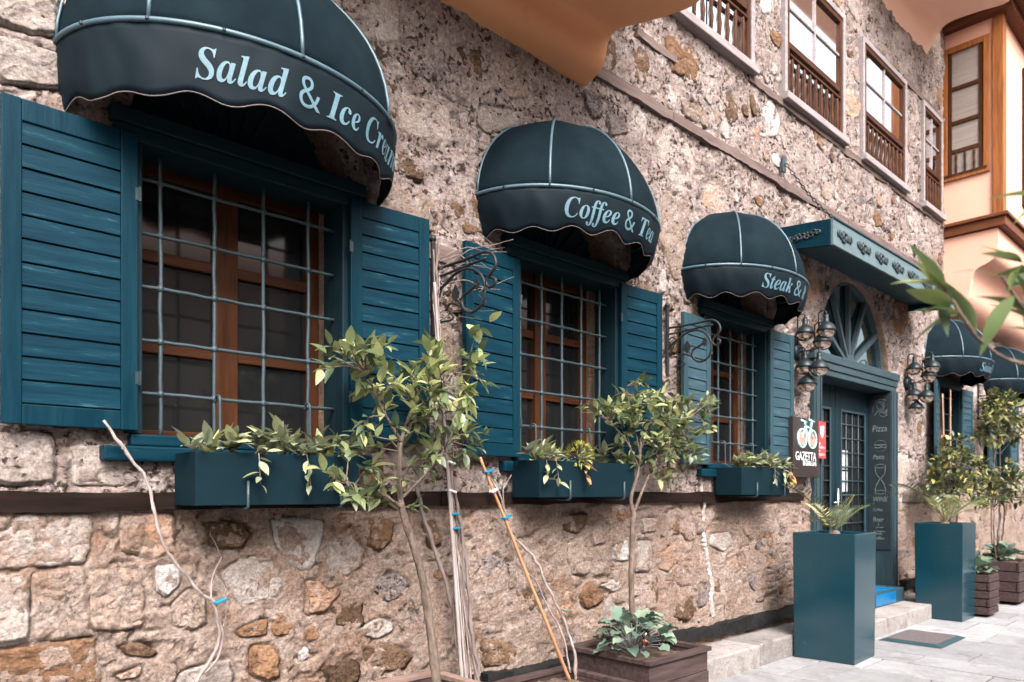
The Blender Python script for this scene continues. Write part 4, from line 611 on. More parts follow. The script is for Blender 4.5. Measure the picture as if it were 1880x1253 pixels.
# ------------------------------------------------------------------ ground floor windows with shutters and grille
def shutter(parent, hx, sg, ang, w, z0, z1, y=-.055, nsl=12, label=None, sky_sheen=False):
    XF = Matrix.Translation((hx, y, 0)) @ Matrix.Rotation(R(ang)*(1 if sg < 0 else -1), 4, 'Z') @ Matrix.Scale(sg, 4, (1, 0, 0))
    st, tr, br, th = .066, .085, .078, .017
    def fix(mb):
        mb.xform(XF)
        if sg < 0: mb.f = [f[::-1] for f in mb.f]
        return mb
    m = MB(); m.box(0, st, -th, th, z0, z1).box(w-st, w, -th, th, z0, z1).box(st, w-st, -th+.0015, th-.0015, z0, z0+br).box(st, w-st, -th+.0015, th-.0015, z1-tr, z1)
    o = fix(m).build('shutter', M['teal_sky_sheen' if sky_sheen else 'teal_z'], parent, bevel=.004)
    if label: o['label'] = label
    fix(MB().box(st-.004, w-st+.004, .011, .014, z0+br-.004, z1-tr+.004)).build('backing', M['teal_dark'], o)
    H = z1-z0-br-tr; p = H/nsl
    for k in range(nsl):
        a = z0+br+k*p; m = MB(); g = .0055; rr = random.uniform(-.0015, .0015)
        yb, yt = -.0125+rr, -.0075+rr                      # lower edge stands proud, like a weatherboard
        m.add([(st+.001,yb,a+g),(w-st-.001,yb,a+g),(w-st-.001,yt,a+p-.001),(st+.001,yt,a+p-.001),
               (st+.001,yb+.013,a+g),(w-st-.001,yb+.013,a+g),(w-st-.001,yt+.013,a+p-.001),(st+.001,yt+.013,a+p-.001)],
              [(0,1,2,3),(4,7,6,5),(0,4,5,1),(3,2,6,7),(0,3,7,4),(1,5,6,2)])
        fix(m).build('slat', M['slat_sky_sheen' if sky_sheen else 'slat'], o, bevel=.0015)
    for zz in (z0+.22, z1-.25):
        hm = MB(); hm.tube([(-.006,-.02,zz-.03),(-.006,-.02,zz+.03)], .006, 6).box(-.010, .012, -.0195, -.0172, zz-.026, zz+.026)
        fix(hm).build('hinge', M['rosette'], o)
    return o
def ground_window(X0, label, la, ra, wl=.48, wr=.48, lz=(1.71, 2.95), rz=(1.72, 2.965), bars=4, near=True):
    t = thing('shuttered_window', label, 'window', (X0+.51, 0, 1.7), 'ground floor windows with shutters'); X1 = X0+1.02
    fr = MB(); d0, d1 = -.035, .16
    fr.box(X0-.035, X0+.028, d0, d1, 1.70, 2.93).box(X1-.028, X1+.035, d0, d1, 1.70, 2.93)
    fr.build('frame', M['teal_frame_z'], t, bevel=.004)
    lt = MB(); lt.box(X0-.10, X1+.10, -.062, d1, 2.995, 3.06).box(X0-.085, X1+.085, -.048, d1, 2.932, 2.993)
    lt.build('lintel', M['teal_frame'], t, bevel=.005)
    sl = MB(); sl.box(X0-.02, X1+.02, -.045, d1, 1.648, 1.698).box(X0-.13, X1+.13, -.07, .1, 1.582, 1.646)
    sl.build('sill', M['teal_x'], t, bevel=.008)
    gr = MB(); bx = [X0+.13+i*(.715/(bars-1)) for i in range(bars)] if bars == 4 else [X0+.12+i*.2 for i in range(bars)]
    hz = [1.885, 2.117, 2.352, 2.585, 2.818]; gy = .055
    for x in bx:
        for z in hz: gr.lathe([(0,-.017),(.012,-.014),(.0165,0),(.012,.014),(0,.017)], (x, gy, z), 8)
    gr = gr.build('grille', M['bar'], t, smooth=True)
    for x in bx:
        n = 24; MB().tube([(x+.004*mnoise.noise(Vector((x*3, i*.5, 1))), gy, lerp(1.69, 2.935, i/n)) for i in range(n+1)], .0095, 8).build('bar', M['bar'], gr, smooth=True)
    for z in hz:
        n = 22; MB().tube([(lerp(X0+.02, X1-.02, i/n), gy, z+.004*mnoise.noise(Vector((i*.5, z*3, 4)))) for i in range(n+1)], .0088, 8).build('bar', M['bar'], gr, smooth=True)
    cy = .26; cs = MB(); xm = X0+.51
    cs.box(X0+.0, X0+.07, cy, cy+.07, 1.70, 2.99).box(X1-.07, X1, cy, cy+.07, 1.70, 2.99).box(xm-.055, xm+.055, cy-.012, cy+.07, 1.70, 2.99)
    cs.build('casement_stile', M['wood'], t, bevel=.005)
    tr = MB()
    for z in (1.715, 2.13, 2.555, 2.955):
        for a, b in ((X0+.07, xm-.055), (xm+.055, X1-.07)): tr.box(a, b, cy+.004, cy+.066, z-.027, z+.027)
    tr.build('casement_rail', M['wood_x'], t, bevel=.005)
    for i, (a, b) in enumerate(((X0+.07, xm-.055), (xm+.055, X1-.07))):
        for z0, z1 in ((1.742, 2.103), (2.157, 2.528), (2.582, 2.928)): B(a, b, cy+.03, cy+.036, z0, z1).build('pane', M['glass'], t)
    # lunette over the lintel
    fan = MB(); n = 18
    fan.add([(X0+.51, .21, 3.0)] + [(X0+.51+.53*math.cos(math.pi*i/n), .21, 3.03+.53*math.sin(math.pi*i/n)) for i in range(n+1)], [(0, i+1, i+2) for i in range(n)])
    fan = fan.build('lunette', M['teal_dark'], t)
    for i in range(1, 12):
        a = math.pi*i/12; u = Vector((math.cos(a), 0, math.sin(a))); w = Vector((-u.z, 0, u.x)); c = Vector((X0+.51, .19, 3.04)); m = MB()
        vs = []
        for yy in (0, .018):
            for r, hw in ((.10, .006), (.52, .017)):
                for s in (-1, 1): vs.append(c+u*r+w*hw*s+Vector((0, yy, 0)))
        m.add(vs, [(0,1,3,2),(4,6,7,5),(0,2,6,4),(1,5,7,3),(0,4,5,1),(2,3,7,6)]).build('fan_slat', M['teal_dark'], fan)
    shutter(t, X0-.0, -1, la, wl, *lz, nsl=12, sky_sheen=X0 > 5); shutter(t, X1+.0, 1, ra, wr, *rz, nsl=12, sky_sheen=X0 > 5)  # shutters past the second window take the colours with painted sky reflection
    return t
ground_window(WIN[0], 'barred window between wide teal shutters under the Salad and Ice Cream awning', 1, 4)
ground_window(WIN[1], 'barred teal shuttered window under the Coffee and Tea awning', 5, 2, lz=(1.67, 2.91), bars=5)
ground_window(WIN[2], 'barred teal shuttered window under the Steak awning beside the door', 4, 2, .44, .44, lz=(1.68, 2.88), bars=5)
ground_window(WINF[0], 'narrow looking shuttered window just past the door and its lamp cluster', 12, 3, .44, .44)
ground_window(WINF[1], 'small far shuttered window at the right edge behind climbing leaves', 5, 3, .44, .44)

# ------------------------------------------------------------------ dome awnings
HZ, AH = 3.25, .68
def awning(c, label, text, tstart, cap, xs=.88, rx=.765, ry=.60, seed=0, AH=.68, vd=.25, vin=.045):
    t = thing('dome_awning', label, 'awning', (c, 0, HZ), 'dome awnings over the windows')
    def hoop(th, k=1): return (c-rx*k*math.cos(th), .02-ry*k*math.sin(th))
    nt, np_ = 96, 24; vs = []; fs = []
    for i in range(nt+1):
        th = math.pi*i/nt; q = (th/(math.pi/4)) % 1; sag = 1-.020*math.sin(math.pi*q)
        for j in range(np_+1):
            ph = (math.pi/2)*j/np_; k = math.cos(ph)*(sag+.007*mnoise.noise(Vector((th*5, ph*4, seed)))+.004*mnoise.noise(Vector((th*14, ph*7, seed+3)))*math.cos(ph)); x, y = hoop(th, k)
            vs.append((x, y, HZ+AH*math.sin(ph)*(1-.012*math.sin(math.pi*q)*math.sin(2*ph))))
    fs = [(i*(np_+1)+j, (i+1)*(np_+1)+j, (i+1)*(np_+1)+j+1, i*(np_+1)+j+1) for i in range(nt) for j in range(np_)]
    o = MB().add(vs, fs).build('canopy', M['canvas'], t, smooth=True)
    sol = o.modifiers.new('thick', 'SOLIDIFY'); sol.thickness = .004; sol.offset = -1
    def vpos(th, d):           # valance surface, d metres below the hoop
        f = d/(vd+.02); w = .016*f*mnoise.noise(Vector((th*3.2, seed, 2)))+.008*f*math.sin(th*17+seed)+.006*mnoise.noise(Vector((th*9, d*9, seed)))
        k = 1-vin*f*f; x, y = hoop(th, k+w/.7); return Vector((x, y, HZ-.008-d))
    def vbot(th):
        s = th*.68/.27; return vd+.017*math.cos(2*math.pi*s)+.020*mnoise.noise(Vector((th*2.5, seed, 7)))+.012*(1-math.sin(th))
    nt2, nd = 110, 9; vs = []
    for i in range(nt2+1):
        th = math.pi*i/nt2
        for j in range(nd+1): vs.append(vpos(th, vbot(th)*j/nd))
    fs = [(i*(nd+1)+j, i*(nd+1)+j+1, (i+1)*(nd+1)+j+1, (i+1)*(nd+1)+j) for i in range(nt2) for j in range(nd)]
    o = MB().add(vs, fs).build('valance', M['valance'], t, smooth=True)
    sol = o.modifiers.new('thick', 'SOLIDIFY'); sol.thickness = .003; sol.offset = 0
    MB().tube([vpos(math.pi*i/nt2, vbot(math.pi*i/nt2)) for i in range(nt2+1)], .0028, 6).build('piping', M['piping'], o, smooth=True)
    MB().tube([(*hoop(math.pi*i/40, 1.004), HZ) for i in range(41)], .0115, 8).build('hoop', M['rib'], t, smooth=True)
    for a in (.02, .25, .5, .75, .98):
        th = math.pi*a
        MB().tube([(*hoop(th, 1.006*math.cos(math.pi/2*j/14)), HZ+AH*1.006*math.sin(math.pi/2*j/14)) for j in range(15)], .0085 if .1 < a < .9 else .006, 8).build('rib', M['rib'], t, smooth=True)
    for a in (.12, .25, .37, .5, .63, .75):
        x, y = hoop(math.pi*a, 1.018); MB().lathe([(0,-.008),(.007,-.005),(.007,.005),(0,.008)], (x, y, HZ), 8).build('rivet', M['iron'], t)
    # lettering painted on the valance
    if text:
        S = cap/.463; pen = 0; L = MB()
        for ch in text:
            if ch == ' ': pen += .17; continue
            gv, gt, gw = GLYPH[ch]
            vs = []
            for i in range(0, len(gv), 2):
                s = (pen+gv[i]/1000)*S*xs; th = tstart+s/.66; d = vd*.74-gv[i+1]/1000*S
                p = vpos(th, d); q2 = Vector((c, .02, p.z)); vs.append(p+(p-q2).normalized()*.0042)
            L.add(vs, [tuple(gt[i:i+3]) for i in range(0, len(gt), 3)]); pen += gw/1000
        L.build('lettering', M['letter'], t)
    return t
awning(WIN[0]+.48, 'largest dark teal dome awning lettered Salad and Ice Cream', 'Salad & Ice Cream', R(58), .118, .80, seed=1)
awning(WIN[1]+.46, 'dark teal dome awning lettered Coffee and Tea', 'Coffee & Tea', R(52), .112, .88, seed=2, AH=.64, vd=.215, vin=.10)
awning(WIN[2]+.46, 'dark teal dome awning lettered Steak beside the flat door canopy', 'Steak & R', R(60), .112, .88, rx=.80, seed=3, AH=.63, vd=.205, vin=.10)
awning(WINF[0]+.40, 'dark teal dome awning past the door, partly behind the blurred leaves', 'Salad &', R(70), .112, .86, rx=.82, seed=4, AH=.63, vd=.215, vin=.10)
awning(WINF[1]+.51, 'farthest dark teal dome awning at the right edge of the photo', '', R(70), .112, .86, rx=.82, seed=5, AH=.63, vd=.215, vin=.10)
# ------------------------------------------------------------------ lettering helper (built-in font turned into mesh)
def text_mb(body, size, place, depth=0):
    c = bpy.data.curves.new('lettering', 'FONT'); c.body = body; c.size = size; c.resolution_u = 2
    o = bpy.data.objects.new('lettering', c); COL.objects.link(o)
    me = bpy.data.meshes.new_from_object(o.evaluated_get(bpy.context.evaluated_depsgraph_get()))
    mb = MB(); mb.v = [tuple(place(v.co.x, v.co.y)) for v in me.vertices]; mb.f = [tuple(p.vertices) for p in me.polygons]
    bpy.data.objects.remove(o); bpy.data.curves.remove(c); bpy.data.meshes.remove(me)
    return mb
def stroke(mb, pts, w, place):
    for a, b in zip(pts, pts[1:]):
        dx, dy = b[0]-a[0], b[1]-a[1]; l = math.hypot(dx, dy) or 1; ox, oy = -dy/l*w/2, dx/l*w/2; ex, ey = dx/l*w*.4, dy/l*w*.4
        mb.add([place(a[0]-ex+ox, a[1]-ey+oy), place(a[0]-ex-ox, a[1]-ey-oy), place(b[0]+ex-ox, b[1]+ey-oy), place(b[0]+ex+ox, b[1]+ey+oy)], [(0,1,2,3)])
def ell(cx, cy, rx, ry, a0=0, a1=360, n=18): return [(cx+rx*math.cos(R(lerp(a0, a1, i/n))), cy+ry*math.sin(R(lerp(a0, a1, i/n)))) for i in range(n+1)]

# ------------------------------------------------------------------ entrance
door = thing('entrance_door', 'teal double door with arched fanlight under the flat canopy', 'door', (DC, .2, .18))
f = MB(); f.box(7.43, 7.60, -.05, .25, .18, 2.68).box(9.57, 9.74, -.05, .25, .18, 2.68)
f.build('door_frame', M['teal_grey'], door, bevel=.006)
f = MB(); f.box(7.40, 9.77, -.065, .25, 2.82, 2.905).box(7.43, 9.74, -.05, .25, 2.745, 2.818).box(7.44, 9.73, -.035, .25, 2.682, 2.743)
f.build('door_lintel', M['teal_grey_x'], door, bevel=.006)
for a, b in ((7.455, 7.48), (7.555, 7.58), (9.59, 9.615), (9.69, 9.715)): B(a, b, -.062, -.05, .2, 2.68).build('moulding', M['teal_grey'], door, bevel=.004)
def door_leaf(x0, x1):
    y = .23; m = MB(); m.box(x0, x0+.13, y, y+.05, .2, 2.68).box(x1-.13, x1, y, y+.05, .2, 2.68).box(x0+.13, x1-.13, y+.002, y+.048, .2, .92).box(x0+.13, x1-.13, y+.002, y+.048, 2.42, 2.68)
    o = m.build('door_leaf', M['teal_frame_z'], door, bevel=.006)
    a, b = x0+.13, x1-.13
    f = MB(); f.box(a, a+.025, y-.014, y+.002, .92, 2.42).box(b-.025, b, y-.014, y+.002, .92, 2.42).box(a+.025, b-.025, y-.014, y+.002, .92, .95).box(a+.025, b-.025, y-.014, y+.002, 2.395, 2.42)
    f.build('glazing_bead', M['teal_grey'], o, bevel=.004)
    B(a, b, y+.028, y+.034, .92, 2.42).build('pane', M['glass'], o)
    for k in range(1, 4):
        x = lerp(a, b, k/4); MB().tube([(x, y+.008, .93), (x, y+.008, 2.41)], .007, 6).build('bar', M['bar'], o, smooth=True)
    for k in range(1, 9):
        z = lerp(.92, 2.42, k/9); MB().tube([(a, y+.004, z), (b, y+.004, z)], .007, 6).build('bar', M['bar'], o, smooth=True)
    B(a+.05, b-.05, y-.01, y+.004, .36, .78).build('panel', M['teal_frame_z'], o, bevel=.01)
    return o
door_leaf(7.602, 8.58); r = door_leaf(8.59, 9.568)
for z0, z1 in ((1.72, 1.95), (1.46, 1.70)): B(8.80, 8.97, .248, .252, z0, z1).build('notice', M['paper'], r)
B(8.74, 8.81, .248, .252, 1.05, 1.22).build('sticker', M['blue'], r)
h = MB(); h.tube([(8.54,.18,1.05),(8.54,.18,1.5)], .013, 8).tube([(8.54,.18,1.30),(8.54,.23,1.30)], .010, 8).tube([(8.45,.185,1.335),(8.65,.185,1.335)], .011, 8)
h.build('handle', M['steel'], door, smooth=True)
# fanlight
n = 30; fl = MB(); fl.add([(DC, .115, 2.88)] + [(DC+.96*math.cos(math.pi*i/n), .115, 2.88+.96*math.sin(math.pi*i/n)) for i in range(n+1)], [(0, i+1, i+2) for i in range(n)])
fl = fl.build('fanlight', M['fanglass'], door)
rim = MB(); pr = []
for i in range(n+1):
    a = math.pi*i/n
    for rr, yy in ((.972, .115), (.972, .06), (.925, .06), (.925, .115)): pr.append((DC+rr*math.cos(a), yy, 2.88+rr*math.sin(a)))
rim.add(pr, [(i*4+k, i*4+(k+1) % 4, (i+1)*4+(k+1) % 4, (i+1)*4+k) for i in range(n) for k in range(4)])
rim.build('arch_frame', M['spoke'], door)
for i in range(0, 5):
    a = R(30+30*i); u = Vector((math.cos(a), 0, math.sin(a))); w = Vector((-u.z, 0, u.x)); c = Vector((DC, 0, 2.88)); vs = []
    for yy in (.062, .11):
        for rr, hw in ((.08, .020), (.93, .030)):
            for s in (-1, 1): vs.append(c+u*rr+w*hw*s+Vector((0, yy, 0)))
    MB().add(vs, [(0,2,3,1),(4,5,7,6),(0,4,6,2),(1,3,7,5),(0,1,5,4),(2,6,7,3)]).build('spoke', M['spoke'], fl, bevel=.004)
MB().lathe([(.0,-.03),(.12,-.03),(.12,.03),(.0,.03)], (DC, .085, 2.90), 20, Matrix.Rotation(R(90), 4, 'X')).build('hub', M['spoke'], fl)
# chalkboard on the far door jamb, facing up the street
cb = B(9.556, 9.566, -.03, .225, .75, 2.66).build('chalkboard', M['chalkboard'], door)
def cp(y, z): return (9.5525, .205-y*.9, z)      # y runs outwards from the door
ck = MB()
for pts in (ell(.10, 2.47, .07, .09, -20, 200), ell(.13, 2.52, .05, .05), [(.05,2.40),(.10,2.46),(.18,2.42),(.22,2.47),(.20,2.40)], ell(.17, 2.42, .05, .04, 90, 330), [(.06,2.57),(.14,2.60),(.2,2.58)]): stroke(ck, pts, .008, cp)
for body, size, z, y in (('Pizza', .115, 2.20, .02), ('Pasta', .085, 1.86, .03), ('WINE', .085, 1.34, .03), ('Coffee', .055, 1.22, .03), ('Beer', .085, 1.09, .03), ('sade', .06, .93, .06), ('coffee', .06, .87, .05)):
    t2 = text_mb(body, size, lambda a, b, y=y, z=z: cp(y+a*.86+b*.12, z+b)); ck.add(t2.v, t2.f)
for pts in (ell(.13, 2.04, .075, .05, 0, 180), [(.055,2.035),(.205,2.035)], [(.06,2.01),(.10,1.995),(.14,2.015),(.18,1.995),(.21,2.01)], ell(.13, 1.99, .07, .035, 180, 360), ell(.13, 1.775, .07, .022), [(.06,1.77),(.075,1.68),(.125,1.62),(.075,1.54),(.06,1.47)], [(.20,1.77),(.185,1.68),(.135,1.62),(.185,1.54),(.20,1.47)], ell(.13, 1.455, .07, .024),
            ell(.12, 1.02, .05, .04, 180, 360), [(.07,1.02),(.17,1.02)], ell(.18, 1.0, .016, .016), [(.05,.975),(.19,.975)], [(.10,1.04),(.11,1.06),(.10,1.075)]): stroke(ck, pts, .008, cp)
ck.build('chalk_drawing', M['chalk'], cb)
# tread box in front of the door
t = thing('door_tread', 'dark framed tread with bright blue top in front of the entrance door', 'step', (8.8, -.15, .168))
f = MB(); f.box(7.75, 9.42, -.23, .28, .168, .33); f.build('tread_frame', M['teal_dark'], t, bevel=.006)
B(7.82, 9.22, -.2, .2, .331, .336).build('blue_top', M['blue'], t); B(8.55, 9.15, -.2345, -.2305, .185, .315).build('blue_front', M['blue'], t)
# flat canopy with cast rosettes, hung on two chains
cn = thing('flat_canopy', 'flat teal door canopy with a row of dark rosettes, hung on chains', 'canopy', (8.5, 0, 3.9))
cz = (3.70, 3.945)
f = MB(); f.box(6.74, 10.20, -.535, -.505, cz[0], cz[1]); f.build('front_fascia', M['fascia'], cn, bevel=.006)
f = MB(); f.add([(6.74,-.504,cz[0]),(6.74,-.504,cz[1]),(6.74,.02,cz[1]+.045),(6.74,.02,cz[0]+.07),(6.77,-.504,cz[0]),(6.77,-.504,cz[1]),(6.77,.02,cz[1]+.045),(6.77,.02,cz[0]+.07)], [(0,1,2,3),(4,7,6,5),(1,5,6,2),(0,3,7,4),(0,4,5,1),(2,6,7,3)])
f2 = MB().add([(x+3.43, y, z) for x, y, z in f.v[:8]], [(0,1,2,3),(4,7,6,5),(1,5,6,2),(0,3,7,4),(0,4,5,1),(2,6,7,3)])
f.build('side_fascia', M['teal_x'], cn, bevel=.005); f2.build('side_fascia', M['teal_x'], cn, bevel=.005)
f = MB(); f.add([(6.775,-.503,cz[0]+.10),(10.165,-.503,cz[0]+.10),(10.165,.02,cz[0]+.15),(6.775,.02,cz[0]+.15),(6.775,-.503,cz[0]+.14),(10.165,-.503,cz[0]+.14),(10.165,.02,cz[0]+.19),(6.775,.02,cz[0]+.19)], [(0,3,2,1),(4,5,6,7),(0,1,5,4),(2,3,7,6),(1,2,6,5),(3,0,4,7)])
f.build('soffit', M['teal_dark'], cn)
f = MB(); f.box(6.735, 10.205, -.545, -.536, cz[1]-.012, cz[1]+.008); f.build('drip_edge', M['teal_x'], cn, bevel=.003)
def scrolls(mb, place, seed, nn, w, hgt):
    rr = random.Random(seed)
    for k in range(nn):
        x = (k+.5)/nn*2-1; y = rr.uniform(-.55, .55)*(1-abs(x)*.55); s = rr.uniform(.7, 1.15)*min(w/nn*1.3, hgt*.5); dr = rr.choice((-1, 1)); a0 = rr.random()*6
        pts = [(x*w*.85+s*(1-i/13)*math.cos(a0+dr*i*.55), y*hgt*.62+s*(1-i/13)*math.sin(a0+dr*i*.55)) for i in range(11)]
        mb.tube([place(*p) for p in pts], rad_list(.0085, .006, 11), 5)
def rosette(x):
    m = MB(); place = lambda a, b: (x+a*1.3, -.542, 3.822+b*1.25)
    for s in (0, 1, 2): scrolls(m, place, 60+s, 7, .135, .088)
    m.tube([place(*p) for p in ell(0, 0, .028, .024)[:-1]], .012, 5, closed=True)
    return m
for x in (6.97, 7.42, 7.87, 8.32, 8.77, 9.22, 9.67, 10.06): rosette(x).build('rosette', M['rosette'], cn, smooth=True)
m = MB(); pl = lambda a, b: (6.736, -.25+a, 3.845+b-a*.05)
for s in (0, 1): scrolls(m, pl, 50+s, 9, .19, .055)
m.build('side_ornament', M['rosette'], cn, smooth=True)
for xa, xb in ((6.78, 6.98), (10.38, 10.12)):
    B(xa-.03, xa+.03, -.05, -.028, 4.52, 4.66).build('wall_plate', M['teal_grey'], cn, bevel=.004)
    a = Vector((xa, -.06, 4.60)); b = Vector((xb, -.50, cz[1]+.01)); nl = 20; ch = MB(); d = (b-a).normalized(); side = d.cross(Vector((0, 0, 1))).normalized(); up = side.cross(d)
    for k in range(nl):
        c = a.lerp(b, (k+.5)/nl)-Vector((0, 0, .05*math.sin(math.pi*(k+.5)/nl))); w = side if k % 2 else up
        ch.tube([c+d*.024*math.cos(q)+w*.013*math.sin(q) for q in [2*math.pi*i/10 for i in range(10)]], [.0048]*10, 5, closed=True)
    ch.build('chain', M['iron'], cn, smooth=True)

# ------------------------------------------------------------------ lamp clusters
def lamps(ox, label):
    t = thing('wall_lamp', label, 'lamp', (ox, 0, 2.85), 'lamp clusters beside the door')
    MB().lathe([(0,.03),(.075,.03),(.085,.015),(.085,-.02)], (ox+.03, -.03, 2.84), 20, Matrix.Rotation(R(90), 4, 'X')).build('wall_plate', M['lampmetal'], t, smooth=True)
    heads = [(0, -.12, 3.03), (.02, -.32, 3.03), (.05, -.27, 2.93), (0, -.12, 2.70), (.0, -.26, 2.67), (.01, -.14, 2.535)]
    arm = MB()
    for dx, y, z in heads:
        top = z+.12
        pts = [(ox+.03, -.04, 2.84), (ox+.03+dx*.5, y*.45, 2.84), (ox+dx, y+.075, 2.84+(top-2.84)*.15), (ox+dx, y+.075, top+.03), (ox+dx, y+.055, top+.05), (ox+dx, y+.015, top+.05), (ox+dx, y, top+.03), (ox+dx, y, top-.02)]
        arm.tube(pts, .0075, 6)
    arm.build('arm', M['iron'], t, smooth=True)
    for dx, y, z in heads:
        h = MB(); h.lathe([(0,.13),(.022,.13),(.024,.10),(.027,.06),(.042,.048),(.07,.025),(.088,-.012),(.092,-.034),(.086,-.034),(.08,-.01),(.05,.03),(0,.04)], (ox+dx, y, z), 20)
        h = h.build('lamp_shade', M['lampmetal'], t, smooth=True)
        MB().lathe([(.079,-.02),(.078,-.045),(.066,-.075),(.04,-.097),(0,-.104)], (ox+dx, y, z), 20).build('bulb', M['mirror'], h, smooth=True)
lamps(7.06, 'cluster of dark dome lamps on the stone between Steak window and door')
lamps(10.10, 'cluster of dark dome lamps on the far side of the entrance door')

# ------------------------------------------------------------------ hanging sign and sticker
sg = thing('hanging_sign', 'black sign reading Gazetta with a mint bicycle emblem beside the door', 'sign', (7.05, -.05, 1.9))
SX0, SX1, SY, SZ0, SZ1 = 6.80, 7.36, -.125, 1.60, 2.18
B(SX0, SX1, SY, -.02, SZ0, SZ1).build('sign_box', M['signblack'], sg, bevel=.004)
sp = lambda a, b: (SX0+a, SY-.003, SZ0+b)
w = MB()
for cx_, cc in ((.18, 'a'), (.40, 'b')):
    w.tube([sp(*p) for p in ell(cx_, .375, .088, .088)[:-1]], .011, 8, closed=True)
w.build('wheel_ring', M['signmint'], sg, smooth=True)
w = MB()
for cx_ in (.18, .40):
    n = 14; e = ell(cx_, .375, .066, .066, 0, 360, n); w.add([(SX0+cx_, SY-.002, SZ0+.375)] + [(SX0+a, SY-.002, SZ0+b) for a, b in e], [(0, i+1, i+2) for i in range(n)])
w.build('wheel_disc', M['signcoral'], sg)
w = MB()
for pts in ([(.18,.375),(.25,.50),(.37,.48),(.40,.375)], [(.25,.50),(.29,.375),(.37,.48)], [(.22,.54),(.25,.50)], [(.16,.55),(.27,.535)], [(.37,.48),(.385,.56)], [(.33,.565),(.44,.55)]): w.tube([sp(*p) for p in pts], .012, 6)
w.build('bicycle_frame', M['signmint'], sg, smooth=True)
t2 = text_mb('GAZETTA', .118, lambda a, b: (SX0+.04+a*.86, SY-.003, SZ0+.165+b)); t2.build('lettering', M['signwhite'], sg)
t2 = text_mb('BRASSERIE & BAR', .062, lambda a, b: (SX0+.20+a*.62, SY-.003, SZ0+.115+b)); t2.build('lettering', M['signwhite'], sg)
st = thing('red_plaque', 'narrow red and white plaque hung against the door frame by the sign', 'plaque', (7.44, -.1, 2.0))
B(7.375, 7.55, -.11, -.10, 1.80, 2.17).build('plaque_board', M['signred'], st)
w = MB(); w.add([(7.42,-.1125,2.12),(7.505,-.1125,2.13),(7.505,-.1125,2.06),(7.465,-.1125,2.0),(7.42,-.1125,2.05)], [(0,4,3,2,1)]); w.build('shield', M['signwhite'], st)
w = MB()
for z, s, b in ((1.93,.036,'EN'), (1.895,.030,'GAZETTA'), (1.86,.03,'VE'), (1.825,.03,'GAZETTA')):
    q = text_mb(b, s, lambda a, c, z=z: (7.385+a, -.1125, z+c)); w.add(q.v, q.f)
w.build('lettering', M['signwhite'], st)

# ------------------------------------------------------------------ first floor windows
def upper_window(x0, x1, label, nb):
    t = thing('sash_window', label, 'window', ((x0+x1)/2, 0, 5.3), 'first floor sash windows'); z0, z1 = 5.30, 6.58
    f = MB(); f.box(x0-.05, x0, -.055, .05, z0, z1+.06).box(x1, x1+.06, -.055, .05, z0, z1+.06).box(x0, x1, -.055, .05, z1, z1+.06)
    f.build('casing', M['trim'], t, bevel=.006)
    B(x0-.06, x1+.08, -.09, .05, z0-.075, z0-.003).build('sill', M['trim'], t, bevel=.008)
    f = MB(); f.box(x0+.003, x0+.06, -.045, .10, z0, z1-.003).box(x1-.06, x1-.003, -.045, .10, z0, z1-.003).box(x0+.06, x1-.06, -.045, .10, z1-.055, z1-.003)
    f.build('frame', M['wood'], t, bevel=.006)
    zm = 5.80; f = MB(); f.box(x0+.06, x1-.06, -.04, .03, zm-.03, zm+.03); f.build('meeting_rail', M['wood_x'], t, bevel=.005)
    g = MB(); xm = (x0+x1)/2; zq = (zm+z1-.035)/2
    g.box(xm-.012, xm+.012, -.034, .0, zm+.03, z1-.055).box(x0+.06, x1-.06, -.033, .0, zq-.012, zq+.012)
    g.build('glazing_bar', M['trim'], t, bevel=.003)
    for a, b in ((x0+.06, xm-.012), (xm+.012, x1-.06)):
        for c, d in ((zm+.03, zq-.012), (zq+.012, z1-.055)): B(a, b, -.018, -.012, c, d).build('pane', M['skyglass'], t)
        B(a, b, .01, .016, z0, zm-.03).build('pane', M['skyglass'], t)
    f = MB(); f.box(x0+.06, x1-.06, -.052, -.015, 5.685, 5.71).box(x0+.06, x1-.06, -.052, -.015, z0+.002, z0+.028)
    f.build('baluster_rail', M['wood_x'], t, bevel=.004)
    for k in range(nb):
        x = lerp(x0+.06, x1-.06, (k+.5)/nb); m = MB()
        m.lathe([(.012,0),(.016,.05),(.022,.12),(.013,.19),(.022,.26),(.016,.33),(.012,.355)], (x, -.034, 5.33), 10)
        m.build('baluster', M['wood'], t, smooth=True)
upper_window(*UP[0], 'sash window with wooden balusters next to the big plastered overhang', 9)
upper_window(*UP[1], 'large pale sash window with balusters, directly above the chain plate', 9)
upper_window(*UP[2], 'sash window with balusters directly above the rosette canopy', 9)
upper_window(*UP[3], 'narrow sash window with balusters beside the wooden bay', 5)

# ------------------------------------------------------------------ the far bay
by = thing('wooden_bay', 'peach bay with wooden corner post, cornice and side window at the far right', 'bay', (13, -.3, 4))
X0 = 11.65; YF = -.70
B(X0, 17.5, YF, .1, 5.21, 8.0).build('bay_wall', M['peach2'], by)
c3 = [(0,3.98),(-.18,4.03),(-.29,4.14),(-.328,4.29),(-.356,4.44),(-.42,4.532),(-.534,4.582),(-.626,4.647),(-.66,4.776),(-.663,5.03)]
o = corbel_mesh(c3, X0, 17.5, 5.03).build('corbel', M['peach2'], by); o.data.shade_smooth(); md = o.modifiers.new('edge', 'EDGE_SPLIT'); md.split_angle = R(50)
f = MB(); f.box(X0-.05, 17.55, YF-.06, .05, 5.04, 5.165).box(X0-.085, 17.58, YF-.095, .05, 5.167, 5.215); f.build('cornice', M['darkwood'], by, bevel=.008)
B(X0-.03, X0+.13, YF-.03, YF+.10, 5.216, 7.99).build('corner_post', M['baywood'], by, bevel=.006)
